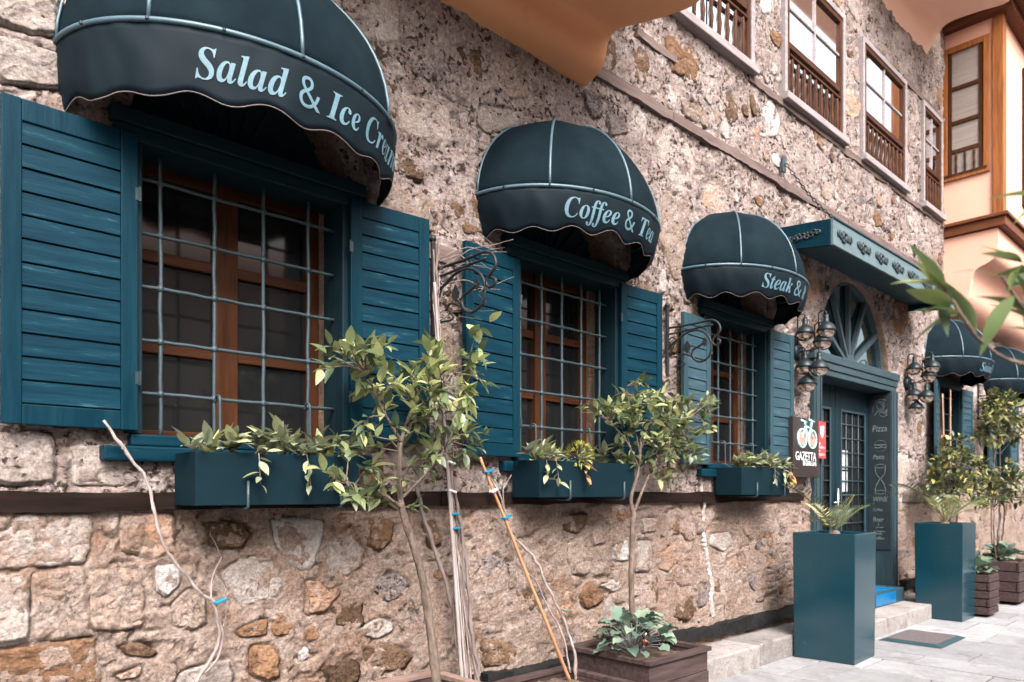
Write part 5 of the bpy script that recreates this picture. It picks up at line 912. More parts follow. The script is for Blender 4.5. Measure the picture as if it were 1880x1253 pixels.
f = MB(); f.box(X0-.25, 17.8, YF-.3, .05, 8.0, 8.12).box(X0-.12, 17.7, YF-.15, .05, 7.9, 7.998); f.build('eave', M['darkwood'], by, bevel=.006)
# side window, facing up the street
ya, yb, za, zb = -.57, .02, 5.82, 7.69
f = MB(); f.box(X0-.035, X0-.001, ya, ya+.075, za, zb).box(X0-.035, X0-.001, yb-.075, yb, za, zb).box(X0-.036, X0-.001, ya+.075, yb-.075, za, za+.085).box(X0-.036, X0-.001, ya+.075, yb-.075, zb-.085, zb)
f.build('window_casing', M['baywood'], by, bevel=.006)
f = MB(); f.box(X0-.022, X0-.002, ya+.077, ya+.13, za+.087, zb-.087).box(X0-.022, X0-.002, yb-.13, yb-.077, za+.087, zb-.087)
for z in (6.22, 6.62, 7.10): f.box(X0-.024, X0-.002, ya+.13, yb-.13, z-.028, z+.028)
f.build('window_sash', M['wood'], by, bevel=.004)
for c, d in ((5.905, 6.19), (6.25, 6.59), (6.65, 7.07), (7.13, 7.60)): B(X0-.008, X0-.003, ya+.13, yb-.13, c, d).build('pane', M['blind'], by)
for k in range(3): MB().lathe([(.011,0),(.018,.08),(.011,.15),(.018,.22),(.011,.28)], (X0-.018, lerp(ya+.13, yb-.13, (k+.5)/3), 5.91), 8).build('baluster', M['wood'], by, smooth=True)
B(X0-.045, X0-.036, ya+.03, yb-.03, 5.875, 5.905).build('window_sill', M['wood'], by)
# front windows of the bay
for xa in (12.75, 14.6):
    f = MB(); f.box(xa, xa+.1, YF-.04, YF-.001, 5.6, 7.6).box(xa+1.0, xa+1.1, YF-.04, YF-.001, 5.6, 7.6).box(xa+.1, xa+1.0, YF-.04, YF-.001, 7.5, 7.6).box(xa+.1, xa+1.0, YF-.04, YF-.001, 5.6, 5.7).box(xa+.1, xa+1, YF-.03, YF-.002, 6.3, 6.37)
    f.build('front_casing', M['wood'], by, bevel=.005)
    B(xa+.1, xa+1.0, YF-.012, YF-.004, 6.37, 7.5).build('pane', M['skyglass'], by); B(xa+.1, xa+1.0, YF-.012, YF-.004, 5.7, 6.3).build('pane', M['glass'], by)
    for k in range(9): MB().lathe([(.012,0),(.02,.15),(.012,.3),(.02,.45),(.012,.6)], (xa+.15+k*.1, YF-.02, 5.7), 8).build('baluster', M['wood'], by, smooth=True)

# ------------------------------------------------------------------ the house across the street (mirrored in the panes)
op = thing('house_across', 'pale rendered house with tiled roof across the street, mirrored in the fanlight', 'house', (8, -9.5, 0))
B(-3, 22, -14, -9.4, 0, 5.4).build('house_wall', M['render'], op)
rf = MB(); rf.add([(-3.4,-8.8,5.25),(22.4,-8.8,5.25),(22.4,-11.7,6.7),(-3.4,-11.7,6.7),(22.4,-14.6,5.25),(-3.4,-14.6,5.25),(-3.4,-8.8,5.40),(22.4,-8.8,5.40),(22.4,-11.7,6.85),(-3.4,-11.7,6.85)], [(0,1,2,3),(3,2,4,5),(6,9,8,7),(0,6,7,1)])
rf.build('house_roof', M['roof'], op)
for x in (0, 3, 6, 9, 12, 15, 18): B(x, x+1, -9.42, -9.36, 2.6, 4.2).build('house_window', M['glass'], op)
# ------------------------------------------------------------------ leaves
def leaf_data(name, w, fold, droop, mat, n=6, tipp=1.0, wav=0):
    vs = []; fs = []
    for i in range(n+1):
        t = i/n; ww = w*math.sin(math.pi*t**.85*.985+.02)**tipp*(1-.15*t)
        z = -droop*t*t; y = t
        zf = fold*ww; dz = wav*math.sin(i*2.4)
        vs += [(-ww, y, z+zf+dz), (0, y, z), (ww, y, z+zf-dz)]
    for i in range(n):
        a = i*3; fs += [(a, a+1, a+4, a+3), (a+1, a+2, a+5, a+4)]
    me = bpy.data.meshes.new(name); me.from_pydata(vs, [], fs); me.materials.append(mat); me.shade_smooth(); return me
def leafset(mat, w=.19, tipp=1.0, wav=0): return [leaf_data('leaf', w*a, f, d, mat, 6, tipp, wav) for a, f, d in ((1, .35, .12), (.85, .5, .3), (1.1, .25, .05), (.9, .45, .2), (1.0, .1, .45))]
LS = {'citrus': leafset(M['leaf_citrus'], .245), 'trail': leafset(M['leaf_trail'], .24), 'spike': leafset(M['leaf_spike'], .09), 'autumn': leafset(M['leaf_autumn'], .24),
      'cabbage': leafset(M['leaf_cabbage'], .50, .45, .07), 'near': leafset(M['leaf_near'], .15)}
rl = random.Random(21)
def leaf_matrix(pos, d, size, up=Vector((0, 0, 1)), twist=.6):
    d = Vector(d).normalized(); x = d.cross(up)
    if x.length < 1e-3: x = Vector((1, 0, 0))
    x.normalize(); z = x.cross(d)
    m = Matrix((x, d, z)).transposed().to_4x4()
    m = m @ Matrix.Rotation(rl.uniform(-twist, twist), 4, 'Y') @ Matrix.Scale(size, 4)
    m.translation = pos; return m
def leaf(parent, kind, pos, d, size, twist=.6):
    o = bpy.data.objects.new('leaf', rl.choice(LS[kind])); COL.objects.link(o); o.parent = parent
    m = leaf_matrix(Vector(pos)-Vector(ORG[parent.name]), d, size, twist=twist); o.matrix_local = m; return o
def rdir(): 
    while True:
        v = Vector((rl.uniform(-1, 1), rl.uniform(-1, 1), rl.uniform(-1, 1)))
        if .05 < v.length < 1: return v.normalized()
def foliage_mesh(mb, kind, pos, d, size):
    me = rl.choice(LS[kind]); m = leaf_matrix(Vector(pos), d, size)
    mb.add([m @ v.co for v in me.vertices], [tuple(p.vertices) for p in me.polygons])
def tree(t, limbs, clusters, kind, size, lim, bark, mat_in, per=7, ntw=1.0, extra=0):
    sk = []
    for pts, r0, r1 in limbs:
        p = spline(pts, 6); o = MB().tube(p, [max(.003, lerp(r0, r1, i/(len(p)-1))*(1+.30*mnoise.noise(v*28))) for i, v in enumerate(p)], 9)
        o.build('trunk' if r0 > .017 else 'branch', M[bark], t, smooth=True)
        sk += p[len(p)//3:]
    tw = MB(); inner = MB(); cnt = 0
    for c, rad, n in clusters:
        for _ in range(int(n*ntw)):
            u = rdir(); k = rl.uniform(.35, 1)**.6; e = Vector((c[0]+u.x*rad[0]*k, c[1]+u.y*rad[1]*k, c[2]+u.z*rad[2]*k))
            s = min(sk, key=lambda q: (q-e).length+.15*max(0, q.z-e.z)+rl.random()*.12)
            mid = s.lerp(e, .55)+Vector((rl.uniform(-.03, .03), rl.uniform(-.03, .03), rl.uniform(-.02, .05)))
            p = spline([s, mid, e], 4); tw.tube(p, rad_list(.0045, .0016, len(p)), 5)
            ax = (e-mid).normalized()
            for j in range(per):
                f = 1-.55*j/per*(1 if j else 0); q = p[min(len(p)-1, int(f*(len(p)-1)))]
                d = (ax*rl.uniform(.4, 1.0)+rdir()*.8+Vector((0, -.15, .35))).normalized()
                sz = rl.uniform(*size)
                if cnt < lim and rl.random() < .9: leaf(t, kind, q, d, sz); cnt += 1
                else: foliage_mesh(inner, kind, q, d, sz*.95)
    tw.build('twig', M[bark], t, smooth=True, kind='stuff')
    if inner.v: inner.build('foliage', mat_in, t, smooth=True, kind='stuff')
V3 = Vector

# ------------------------------------------------------------------ wooden planters
def board_planter(t, x0, x1, y0, y1, z1, nb, rim=True, soil=.06, mat='pwood', gap=.004, z0=.0):
    hb = (z1-z0-(.03 if rim else 0))/nb; th = .028
    for k in range(nb):
        a = z0+k*hb+gap/2; b = z0+(k+1)*hb-gap/2; e = .006*(k % 2)
        for q in ((x0-e, x1+e, y0-e, y0-e+th), (x0-e, x1+e, y1+e-th, y1+e), (x0+e, x0+e+th, y0+th, y1-th), (x1-e-th, x1-e, y0+th, y1-th)): B(*q, a, b).build('plank', M[mat], t, bevel=.003)
    if rim:
        r = .035
        for q in ((x0-.02, x1+.02, y0-.02, y0+r), (x0-.02, x1+.02, y1-r, y1+.02), (x0-.02, x0+r, y0+r+.001, y1-r-.001), (x1-r, x1+.02, y0+r+.001, y1-r-.001)): B(*q, z1-.029, z1).build('rim_board', M['pwood2' if rim == 2 else mat], t, bevel=.003)
    n = 14; sm = MB(); vs = [(lerp(x0+th, x1-th, i/n), lerp(y0+th, y1-th, j/n), z1-soil+.02*mnoise.noise(V3((i*.9, j*.9, x0)))) for i in range(n+1) for j in range(n+1)]
    sm.add(vs, [(i*(n+1)+j, (i+1)*(n+1)+j, (i+1)*(n+1)+j+1, i*(n+1)+j+1) for i in range(n) for j in range(n)]).build('soil', M['soil'], t, smooth=True)
p1 = thing('wooden_planter', 'brown wooden planter at the bottom edge holding the leaning citrus tree', 'planter', (2.2, -.4, 0), 'wooden planters'); board_planter(p1, 1.84, 2.56, -.72, -.06, .45, 3, 2)
p2 = thing('wooden_planter', 'low dark wooden planter at the bottom edge holding the bare vines and canes', 'planter', (3.28, -.4, 0), 'wooden planters'); board_planter(p2, 2.92, 3.60, -.72, -.09, .31, 2, True)
p3 = thing('wooden_planter', 'dark wooden planter with ornamental cabbage and a drink glass in it', 'planter', (4.05, -.38, 0), 'wooden planters'); board_planter(p3, 3.72, 4.37, -.70, -.04, .42, 3, True)

# ------------------------------------------------------------------ the citrus trees
t1 = thing('citrus_tree', 'young citrus tree with leaning trunk in front of the shutter by the largest window', 'tree', (2.36, -.36, .40), 'young citrus trees')
tree(t1, [([(2.36,-.36,.38),(2.341,-.33,.674),(2.286,-.32,1.016),(2.198,-.30,1.298),(2.165,-.30,1.40)], .024, .019),
          ([(2.17,-.30,1.38),(2.15,-.31,1.55),(2.16,-.32,1.72),(2.24,-.31,1.90)], .016, .007), ([(2.16,-.30,1.38),(2.00,-.36,1.45),(1.78,-.42,1.50)], .011, .004),
          ([(2.16,-.32,1.70),(2.02,-.36,1.85),(1.93,-.36,2.02)], .009, .004), ([(2.2,-.31,1.82),(2.38,-.30,1.95),(2.52,-.28,2.1)], .008, .004), ([(2.17,-.30,1.42),(2.3,-.34,1.55),(2.44,-.36,1.72)], .009, .004), ([(2.17,-.3,1.4),(2.12,-.36,1.52),(2.08,-.4,1.7)], .008, .004)],
     [((2.12,-.34,2.05), (.40,.22,.21), 30), ((2.46,-.31,2.04), (.28,.20,.22), 18), ((2.02,-.36,1.60), (.36,.20,.20), 13), ((1.80,-.42,1.50), (.20,.14,.13), 6), ((2.44,-.33,1.74), (.26,.18,.20), 14), ((1.82,-.36,2.05), (.20,.14,.13), 8), ((2.2,-.33,1.82), (.32,.20,.16), 9), ((2.12,-.32,1.42), (.14,.12,.09), 5)],
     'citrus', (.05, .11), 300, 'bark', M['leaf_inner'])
t2 = thing('citrus_tree', 'young citrus tree with straight trunk rising from the cabbage planter', 'tree', (4.07, -.32, .38), 'young citrus trees')
tree(t2, [([(4.07,-.32,.36),(4.05,-.31,.8),(4.075,-.30,1.15),(4.085,-.30,1.32)], .021, .018), ([(4.085,-.30,1.30),(4.06,-.30,1.42),(4.12,-.31,1.58),(4.16,-.31,1.8)], .017, .007), ([(4.085,-.30,1.31),(4.2,-.31,1.5),(4.36,-.31,1.72)], .012, .005),
          ([(4.13,-.31,1.62),(3.95,-.34,1.8),(3.72,-.36,1.92)], .007, .003), ([(4.15,-.31,1.7),(4.05,-.32,1.95),(3.98,-.32,2.16)], .007, .003), ([(4.3,-.31,1.65),(4.55,-.30,1.85),(4.85,-.28,2.05)], .008, .003)],
     [((4.30,-.32,1.98), (.44,.24,.23), 40), ((4.68,-.30,1.98), (.36,.20,.21), 26), ((4.00,-.34,2.06), (.26,.18,.20), 13), ((3.70,-.37,1.93), (.19,.13,.12), 8), ((4.45,-.33,1.70), (.38,.20,.19), 24), ((4.96,-.27,2.10), (.20,.12,.14), 9), ((4.1,-.33,1.74), (.24,.17,.13), 8)],
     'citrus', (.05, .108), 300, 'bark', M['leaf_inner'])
# ornamental cabbage in the third planter
cb2 = thing('ornamental_cabbage', 'blue green ornamental cabbage around the foot of the straight tree', 'plant', (3.95, -.4, .38))
cst = simple('cabbage_stem', (.085,.085,.085), (.12,.11,.115), 20, .6, .1, 60)
for (cx_, cy_, n, rr) in ((3.90, -.44, 44, .20), (4.20, -.28, 32, .17)):
    st = MB()
    for k in range(n):
        a = k*2.4; f = (k+.5)/n; el = lerp(1.35, -.05, f**.8); q = V3((cx_, cy_, .39)); d = V3((math.cos(a)*math.cos(el), math.sin(a)*math.cos(el), math.sin(el)))
        b = q+d*rr*rl.uniform(.75, 1.1)+V3((0, 0, .05)); st.tube(spline([q, q.lerp(b, .6)+V3((0, 0, .025)), b], 3), .0032, 5)
        leaf(cb2, 'cabbage', b, V3((d.x, d.y, d.z*.3))+rdir()*.35+V3((0, 0, .12)), rl.uniform(.07, .115), .5)
    st.build('stem', cst, cb2, smooth=True)
wg = thing('wine_glass', 'stemmed glass with amber drink standing in the cabbage planter', 'glass', (3.87, -.555, .41))
MB().lathe([(0,0),(.028,.001),(.028,.004),(.004,.008),(.0035,.05),(.012,.06),(.026,.085),(.030,.115),(.027,.165),(.0258,.165),(.0285,.115),(.0245,.086),(.010,.063),(0,.060)], (3.87,-.555,.41), 20).build('bowl', M['clear'], wg, smooth=True)
MB().lathe([(0,.0605),(.0095,.0635),(.0235,.086),(.0268,.105),(0,.105)], (3.87,-.555,.41), 20).build('drink', M['wine'], wg, smooth=True)

# ------------------------------------------------------------------ canes, bare vines, dry branch
def stick(t, name, pts, r0, r1, mat, n=7, k=6, knots=False):
    p = spline(pts, k); m = len(p)
    p = [v+V3((mnoise.noise(v*18), mnoise.noise(v*18+V3((5,0,0))), mnoise.noise(v*18+V3((0,7,0)))))*r0*1.3 for v in p]; rr = [lerp(r0, r1, i/(m-1))*(1+.45*mnoise.noise(v*40)) for i, v in enumerate(p)]
    MB().tube(p, rr, n).build(name, M[mat], t, smooth=True)
def cane(t, a, b, r, mat, nn=9):
    a, b = V3(a), V3(b); pts = []; rr = []
    for i in range(nn*4+1):
        f = i/(nn*4); pts.append(a.lerp(b, f)+V3((.004*mnoise.noise(V3((f*4, r*900, 1))), 0, 0))); rr.append(r*(1.22 if i % 4 == 0 else 1)*lerp(1, .75, f))
    MB().tube(pts, rr, 8).build('cane', M[mat], t, smooth=True)
def tie(t, pos, mat, w=.03, ang=10):
    m = MB(); m.box(-w, w*1.5, -.018, .018, -.006, .006); m.xform(Matrix.Translation(pos) @ Matrix.Rotation(R(-ang), 4, 'Y')); m.build('tie', M[mat], t, bevel=.003)
v1 = thing('bare_vine', 'bare vine stems tied to pale canes climbing to the iron bracket', 'vine', (2.7, -.2, .3))
cane(v1, (2.665,-.20,.28), (2.525,-.11,2.62), .0105, 'palecane', 12); cane(v1, (2.70,-.19,.28), (2.56,-.12,2.1), .007, 'palecane', 10)
stick(v1, 'stem', [(2.80,-.20,.28),(2.74,-.17,.7),(2.72,-.15,1.1),(2.66,-.12,1.35),(2.62,-.12,1.7),(2.60,-.11,2.1),(2.55,-.10,2.5),(2.56,-.10,2.86)], .012, .007, 'vine')
stick(v1, 'stem', [(2.78,-.22,.28),(2.72,-.14,.8),(2.69,-.16,1.2),(2.64,-.11,1.6),(2.58,-.12,2.0),(2.54,-.10,2.4),(2.53,-.10,2.8)], .009, .005, 'vine')
stick(v1, 'stem', [(2.44,-.06,1.48),(2.47,-.07,1.35),(2.55,-.09,1.12),(2.64,-.11,.85),(2.70,-.13,.6),(2.76,-.15,.3)], .011, .013, 'vine')
stick(v1, 'stem', [(2.72,-.18,.28),(2.66,-.15,1.1),(2.57,-.13,1.9),(2.52,-.11,2.5)], .004, .003, 'pale_vine')
for k in range(7):
    z = rl.uniform(2.35, 2.8); a = V3((2.56, -.12, z)); d = V3((rl.uniform(.05, .35), rl.uniform(-.35, -.1), rl.uniform(-.12, .2)))
    stick(v1, 'twig', [a, a+d*.35+V3((.02, 0, .05)), a+d*.7+V3((-.01, 0, .01)), a+d], .004, .0014, 'vine', 5, 4)
    for j in range(2):
        b = a+d*rl.uniform(.4, .9); stick(v1, 'twig', [b, b+V3((rl.uniform(-.08, .14), rl.uniform(-.1, .05), rl.uniform(-.06, .08)))], .002, .0008, 'vine', 4, 2)
for k in range(6):
    x = rl.uniform(-.05, .05); stick(v1, 'stem', [(2.72+x,-.19,.3),(2.68+x*1.5,-.15,.8+x),(2.66-x,-.14,1.3),(2.60+x,-.13,1.7),(2.58-x*.6,-.12,2.2),(2.54+x*.5,-.11,2.55+x*3)], rl.uniform(.003, .006), .002, rl.choice(('vine', 'pale_vine', 'bark')))
for p in ((2.625,-.155,1.33), (2.628,-.16,1.25)): tie(v1, p, 'tie', .022, 3)
for p in ((2.61,-.15,1.46), (2.605,-.15,1.62), (2.6,-.15,1.98)): tie(v1, p, 'whitetie', .022, -15)
stick(v1, 'stem', [(2.62,-.14,1.75),(2.66,-.18,2.0),(2.68,-.22,2.2),(2.72,-.26,2.36)], .006, .002, 'vine')
for k in range(26):
    f = rl.random(); q = V3((2.62, -.14, 1.75)).lerp(V3((2.72, -.26, 2.38)), f)+V3((rl.uniform(-.06, .09), rl.uniform(-.06, .04), rl.uniform(-.05, .05))); leaf(v1, 'citrus', q, rdir()+V3((.2, -.3, .2)), rl.uniform(.07, .12))
v2 = thing('bare_vine', 'bare twisting stems tied to an orange bamboo cane leaning on the wall', 'vine', (3.5, -.2, .25))
cane(v2, (3.53,-.22,.24), (2.885,-.085,1.66), .0115, 'cane', 8)
stick(v2, 'stem', [(3.55,-.24,.24),(3.57,-.22,.42),(3.52,-.18,.62),(3.40,-.14,.86),(3.30,-.11,1.05),(3.14,-.09,1.18),(3.08,-.09,1.34),(2.99,-.08,1.52),(2.90,-.07,1.60)], .011, .005, 'pale_vine')
stick(v2, 'stem', [(3.53,-.22,.3),(3.48,-.2,.55),(3.38,-.15,.75),(3.30,-.13,.9),(3.16,-.11,1.02),(3.10,-.10,1.2),(3.02,-.10,1.28)], .006, .003, 'pale_vine')
stick(v2, 'stem', [(3.08,-.09,1.34),(3.06,-.10,1.46),(3.10,-.13,1.56)], .004, .002, 'pale_vine')
for p in ((2.925,-.11,1.575), (3.055,-.125,1.30)): tie(v2, p, 'tie', .024, 20)
tie(v2, (2.965,-.11,1.46), 'whitetie', .02, 25); tie(v2, (3.50,-.2,.70), 'leaf_cabbage', .016, 0)
v3 = thing('dry_branch', 'pale dry climbing branch with a blue tie under the left shutter', 'branch', (1.23, -.06, .45))
stick(v3, 'stem', [(.86,-0.103,1.74),(.93,-0.113,1.63),(1.017,-0.113,1.507),(1.045,-0.118,1.38),(1.082,-0.113,1.252),(1.14,-0.103,1.15),(1.196,-0.098,1.08),(1.25,-0.093,1.01),(1.302,-0.093,.962),(1.325,-0.088,.88),(1.33,-0.088,.80),(1.30,-0.088,.71),(1.255,-0.088,.655),(1.225,-0.088,.58),(1.20,-0.088,.35)], .0064, .0085, 'pale_vine', 9)
for q in ((.93,-0.113,1.63),(1.045,-0.118,1.38),(1.14,-0.103,1.15),(1.25,-0.093,1.01)): MB().lathe([(0,-.006),(.006,-.003),(.0075,.002),(.004,.007),(0,.009)], q, 8).build('bud', M['pale_vine'], v3, smooth=True)
stick(v3, 'stem', [(1.305,-0.090,.95),(1.34,-0.088,.86),(1.345,-0.088,.78),(1.32,-0.088,.70),(1.265,-0.083,.65)], .005, .006, 'pale_vine')
stick(v3, 'twig', [(1.295,-0.088,.97),(1.305,-0.083,1.07),(1.345,-0.083,1.16)], .005, .0025, 'pale_vine'); stick(v3, 'twig', [(1.345,-0.083,1.16),(1.32,-0.078,1.22),(1.30,-0.073,1.27),(1.33,-0.073,1.29)], .0025, .0015, 'vine')
stick(v3, 'twig', [(1.325,-0.088,.80),(1.36,-0.083,.87),(1.37,-0.078,.98),(1.35,-0.078,1.05)], .002, .0013, 'pale_vine')
tie(v3, (1.325,-0.103,.965), 'tie', .022, 16)

# ------------------------------------------------------------------ wrought iron brackets
def bracket(X, dz, sy, label):
    t = thing('iron_bracket', label, 'bracket', (X, 0, 2.6+dz), 'wrought iron scroll brackets')
    pt = lambda q: (X, q[0]*sy-.045, q[1]+2.6+dz)
    for k, nm, r in (('arm', 'arm', .0085), ('rail', 'arm', .0075), ('loop', 'scroll', .0085), ('low', 'scroll', .007), ('curl', 'scroll', .006), ('back', 'scroll', .0055), ('leafstem', 'scroll', .005)):
        p = spline([pt(q) for q in BRACKET[k]], 6); MB().tube(p, r, 8).build(nm, M['iron'], t, smooth=True)
    B(X-.012, X+.012, -.045, -.022, 2.36+dz, 2.90+dz).build('back_bar', M['iron'], t, bevel=.003)
    MB().lathe([(0,-.02),(.018,-.012),(.021,0),(.014,.018),(0,.024)], (X, -.033, 2.915+dz), 10).build('finial', M['iron'], t, smooth=True)
    for k in (.3, .62):
        a = pt(BRACKET['arm'][0]); b = pt(BRACKET['arm'][3]); c = V3(a).lerp(V3(b), k+.2)-V3((0, 0, .035)); MB().lathe([(0,-.012),(.01,-.006),(.012,0),(.01,.006),(0,.012)], c, 10).build('boss', M['iron'], t, smooth=True)
    for key, s in (('leafa', .045), ('leafb', .03)):
        c = V3(pt(BRACKET[key][0])); m = MB(); e = [(0,-1),(.5,-.55),(.75,0),(.45,.6),(0,1.2),(-.45,.6),(-.75,0),(-.5,-.55)]
        m.add([c+V3((-.003, a*s, b*s)) for a, b in e]+[c+V3((.003, a*s, b*s)) for a, b in e], [tuple(range(8)), tuple(range(15, 7, -1))]+[(i, 8+i, 8+(i+1) % 8, (i+1) % 8) for i in range(8)]); m.build('iron_leaf', M['iron'], t)
bracket(2.575, -.02, 1.15, 'wrought iron scroll bracket entangled with bare twigs')
bracket(4.87, 0, 1.0, 'wrought iron scroll bracket with leaf between the Coffee and Steak windows')
bracket(13.2, .22, 1.0, 'far wrought iron bracket above the climbing leaves past the door')

# ------------------------------------------------------------------ window boxes and their plants
def window_box(x0, x1, z0, z1, y0, y1, label, plabel, seed, mix):
    t = thing('window_box', label, 'planter box', ((x0+x1)/2, y0, z0), 'teal window boxes'); th = .012
    m = MB(); o = [(x0,y0),(x1,y0),(x1,y1),(x0,y1)]; i_ = [(x0+th,y0+th),(x1-th,y0+th),(x1-th,y1-th),(x0+th,y1-th)]
    m.add([(a,b,z0) for a, b in o]+[(a,b,z1) for a, b in o]+[(a,b,z1) for a, b in i_]+[(a,b,z1-.05) for a, b in i_],
          [(0,3,2,1)]+[(k,(k+1)%4,4+(k+1)%4,4+k) for k in range(4)]+[(4+k,4+(k+1)%4,8+(k+1)%4,8+k) for k in range(4)]+[(8+k,8+(k+1)%4,12+(k+1)%4,12+k) for k in range(4)])
    m.build('box', M['boxp'], t, bevel=.003)
    B(x0+th, x1-th, y0+th, y1-th, z1-.049, z1-.03).build('soil', M['soil'], t)
    for f in (.28, .86):
        x = lerp(x0, x1, f); MB().tube(spline([(x,.045,1.87),(x,.03,1.895),(x,-.005,1.89),(x,-.01,1.84),(x,-.012,1.70)], 5)+[V3((x,y1+.006,z1)), V3((x,y1+.006,z0-.012)), V3((x,y0-.004,z0-.014)), V3((x,y0-.012,z0-.006)), V3((x,y0-.012,z0+.105))], .0068, 8).build('hook', M['bar'], t, smooth=True)
    p = thing('box_plant', plabel, 'plant', ((x0+x1)/2, (y0+y1)/2, z1), 'plants in the window boxes'); rr = random.Random(seed); st = MB()
    def sprig(a, d, L, n, kind, sz, hang=.0):
        a = V3(a); d = V3(d).normalized(); pts = [a, a+d*L*.5+V3((0, 0, .02)), a+d*L+V3((0, 0, -hang))]; q = spline(pts, 5); st.tube(q, .003, 5)
        for k in range(n):
            f = .3+.7*k/max(n-1, 1); c = q[min(len(q)-1, int(f*(len(q)-1)))]; s = 1 if k % 2 else -1
            ld = d*.5+V3((rr.uniform(-.8, .8), rr.uniform(-.7, .3), rr.uniform(-.35, .5))); leaf(p, kind, c, ld, rr.uniform(*sz), .5)
    for kind, x, y, n in mix:
        X = lerp(x0, x1, x); Y = lerp(y0, y1, y)
        if kind == 'trail':
            for k in range(n): sprig((X, Y, z1-.03), (rr.uniform(-.7, .7), rr.uniform(-.8, .2), rr.uniform(.4, 1.0)), rr.uniform(.07, .15), 7, 'trail', (.065, .11))
        elif kind == 'hang':
            sprig((X, y0+.02, z1-.01), (rr.uniform(-.3, .3), -.5, .15), .07, 3, 'trail', (.055, .08)); sprig((X, y0-.03, z1), (rr.uniform(-.15, .15), -.12, -1), rr.uniform(.09, .15), 6, n if isinstance(n, str) else 'trail', (.05, .085))
        elif kind == 'spike':
            for k in range(n):
                a = k*2.4; el = lerp(1.4, .1, k/n); leaf(p, 'spike', (X, Y, z1-.03), (math.cos(a)*math.cos(el), math.sin(a)*math.cos(el)*.8, math.sin(el)+.15), rr.uniform(.12, .19), .2)
        elif kind == 'gold':
            g = MB()
            for k in range(260):
                u = rdir(); c = V3((X, Y-.06, z1+.045))+V3((u.x*.085, u.y*.06, u.z*.07)); foliage_mesh(g, 'spike', c, u+V3((0, 0, .4)), .03)
            g.build('filigree_foliage', M['leaf_gold'], p, kind='stuff')
    st.build('stem', M['vine'], p, smooth=True)
window_box(1.15, 1.93, 1.395, 1.62, -.30, -.06, 'long teal window box under the largest window', 'striped trailing foliage and pale spiky leaves in the nearest window box', 31,
           [('spike', .12, .35, 9), ('trail', .06, .4, 3), ('trail', .25, .4, 5), ('trail', .42, .5, 5), ('trail', .58, .4, 5), ('spike', .86, .4, 8), ('trail', .72, .5, 5), ('trail', .95, .5, 4), ('hang', .62, 0, 1), ('hang', .33, 0, 1), ('trail', .5, .2, 3)])
window_box(3.17, 4.10, 1.42, 1.645, -.30, -.06, 'teal window box with a golden filigree plant under the Coffee window', 'mixed trailing foliage with a golden filigree clump and orange leaves', 32,
           [('spike', .12, .5, 12), ('trail', .05, .3, 5), ('trail', .18, .4, 5), ('gold', .40, .3, 1), ('spike', .32, .6, 9), ('trail', .55, .6, 4), ('spike', .6, .5, 7), ('hang', .03, 0, 1), ('hang', .12, 0, 1), ('hang', .42, 0, 'autumn'), ('trail', .75, .5, 3), ('trail', .92, .5, 3)])
window_box(5.53, 6.37, 1.43, 1.66, -.30, -.06, 'teal window box beside the hanging sign under the Steak window', 'bushy green foliage spilling from the window box beside the sign', 33,
           [('trail', .1, .4, 6), ('trail', .3, .4, 7), ('trail', .5, .4, 7), ('trail', .7, .4, 7), ('trail', .9, .4, 5), ('hang', .8, 0, 1), ('hang', .95, 0, 'autumn'), ('hang', .6, 0, 1), ('spike', .2, .5, 8)])

# ------------------------------------------------------------------ tall planters with cycads
def frond_data(L, droop, nl=20):
    vs = []; fs = []; pts = []
    for i in range(nl+1):
        t = i/nl; pts.append(V3((0, L*(t-.12*t*t), L*(.10*t-droop*t*t))))
    for i in range(nl):
        a, b = pts[i], pts[i+1]; w = .004*(1-.7*i/nl)*L/.5; k = len(vs)
        vs += [a+V3((-w,0,0)), a+V3((w,0,0)), b+V3((w*.95,0,0)), b+V3((-w*.95,0,0))]; fs.append((k,k+1,k+2,k+3))
        if i > 2:
            t = i/nl; ll = L*.24*math.sin(math.pi*min(1, t*.9+.08))**.6
            for s in (-1, 1):
                for h in (.2,):
                    c = a.lerp(b, h); d = V3((s*.85, .50, .22)).normalized()*ll; wd = V3((0, .0085*L, 0)); k = len(vs)
                    vs += [c, c+d*.5+wd+V3((0,0,.004)), c+d-V3((0,0,.10*ll)), c+d*.5-wd]; fs.append((k, k+3, k+2, k+1))
    me = bpy.data.meshes.new('frond'); me.from_pydata([tuple(v) for v in vs], [], fs); me.materials.append(M['frond']); return me
FR = [frond_data(1, d) for d in (.15, .4, .7)]
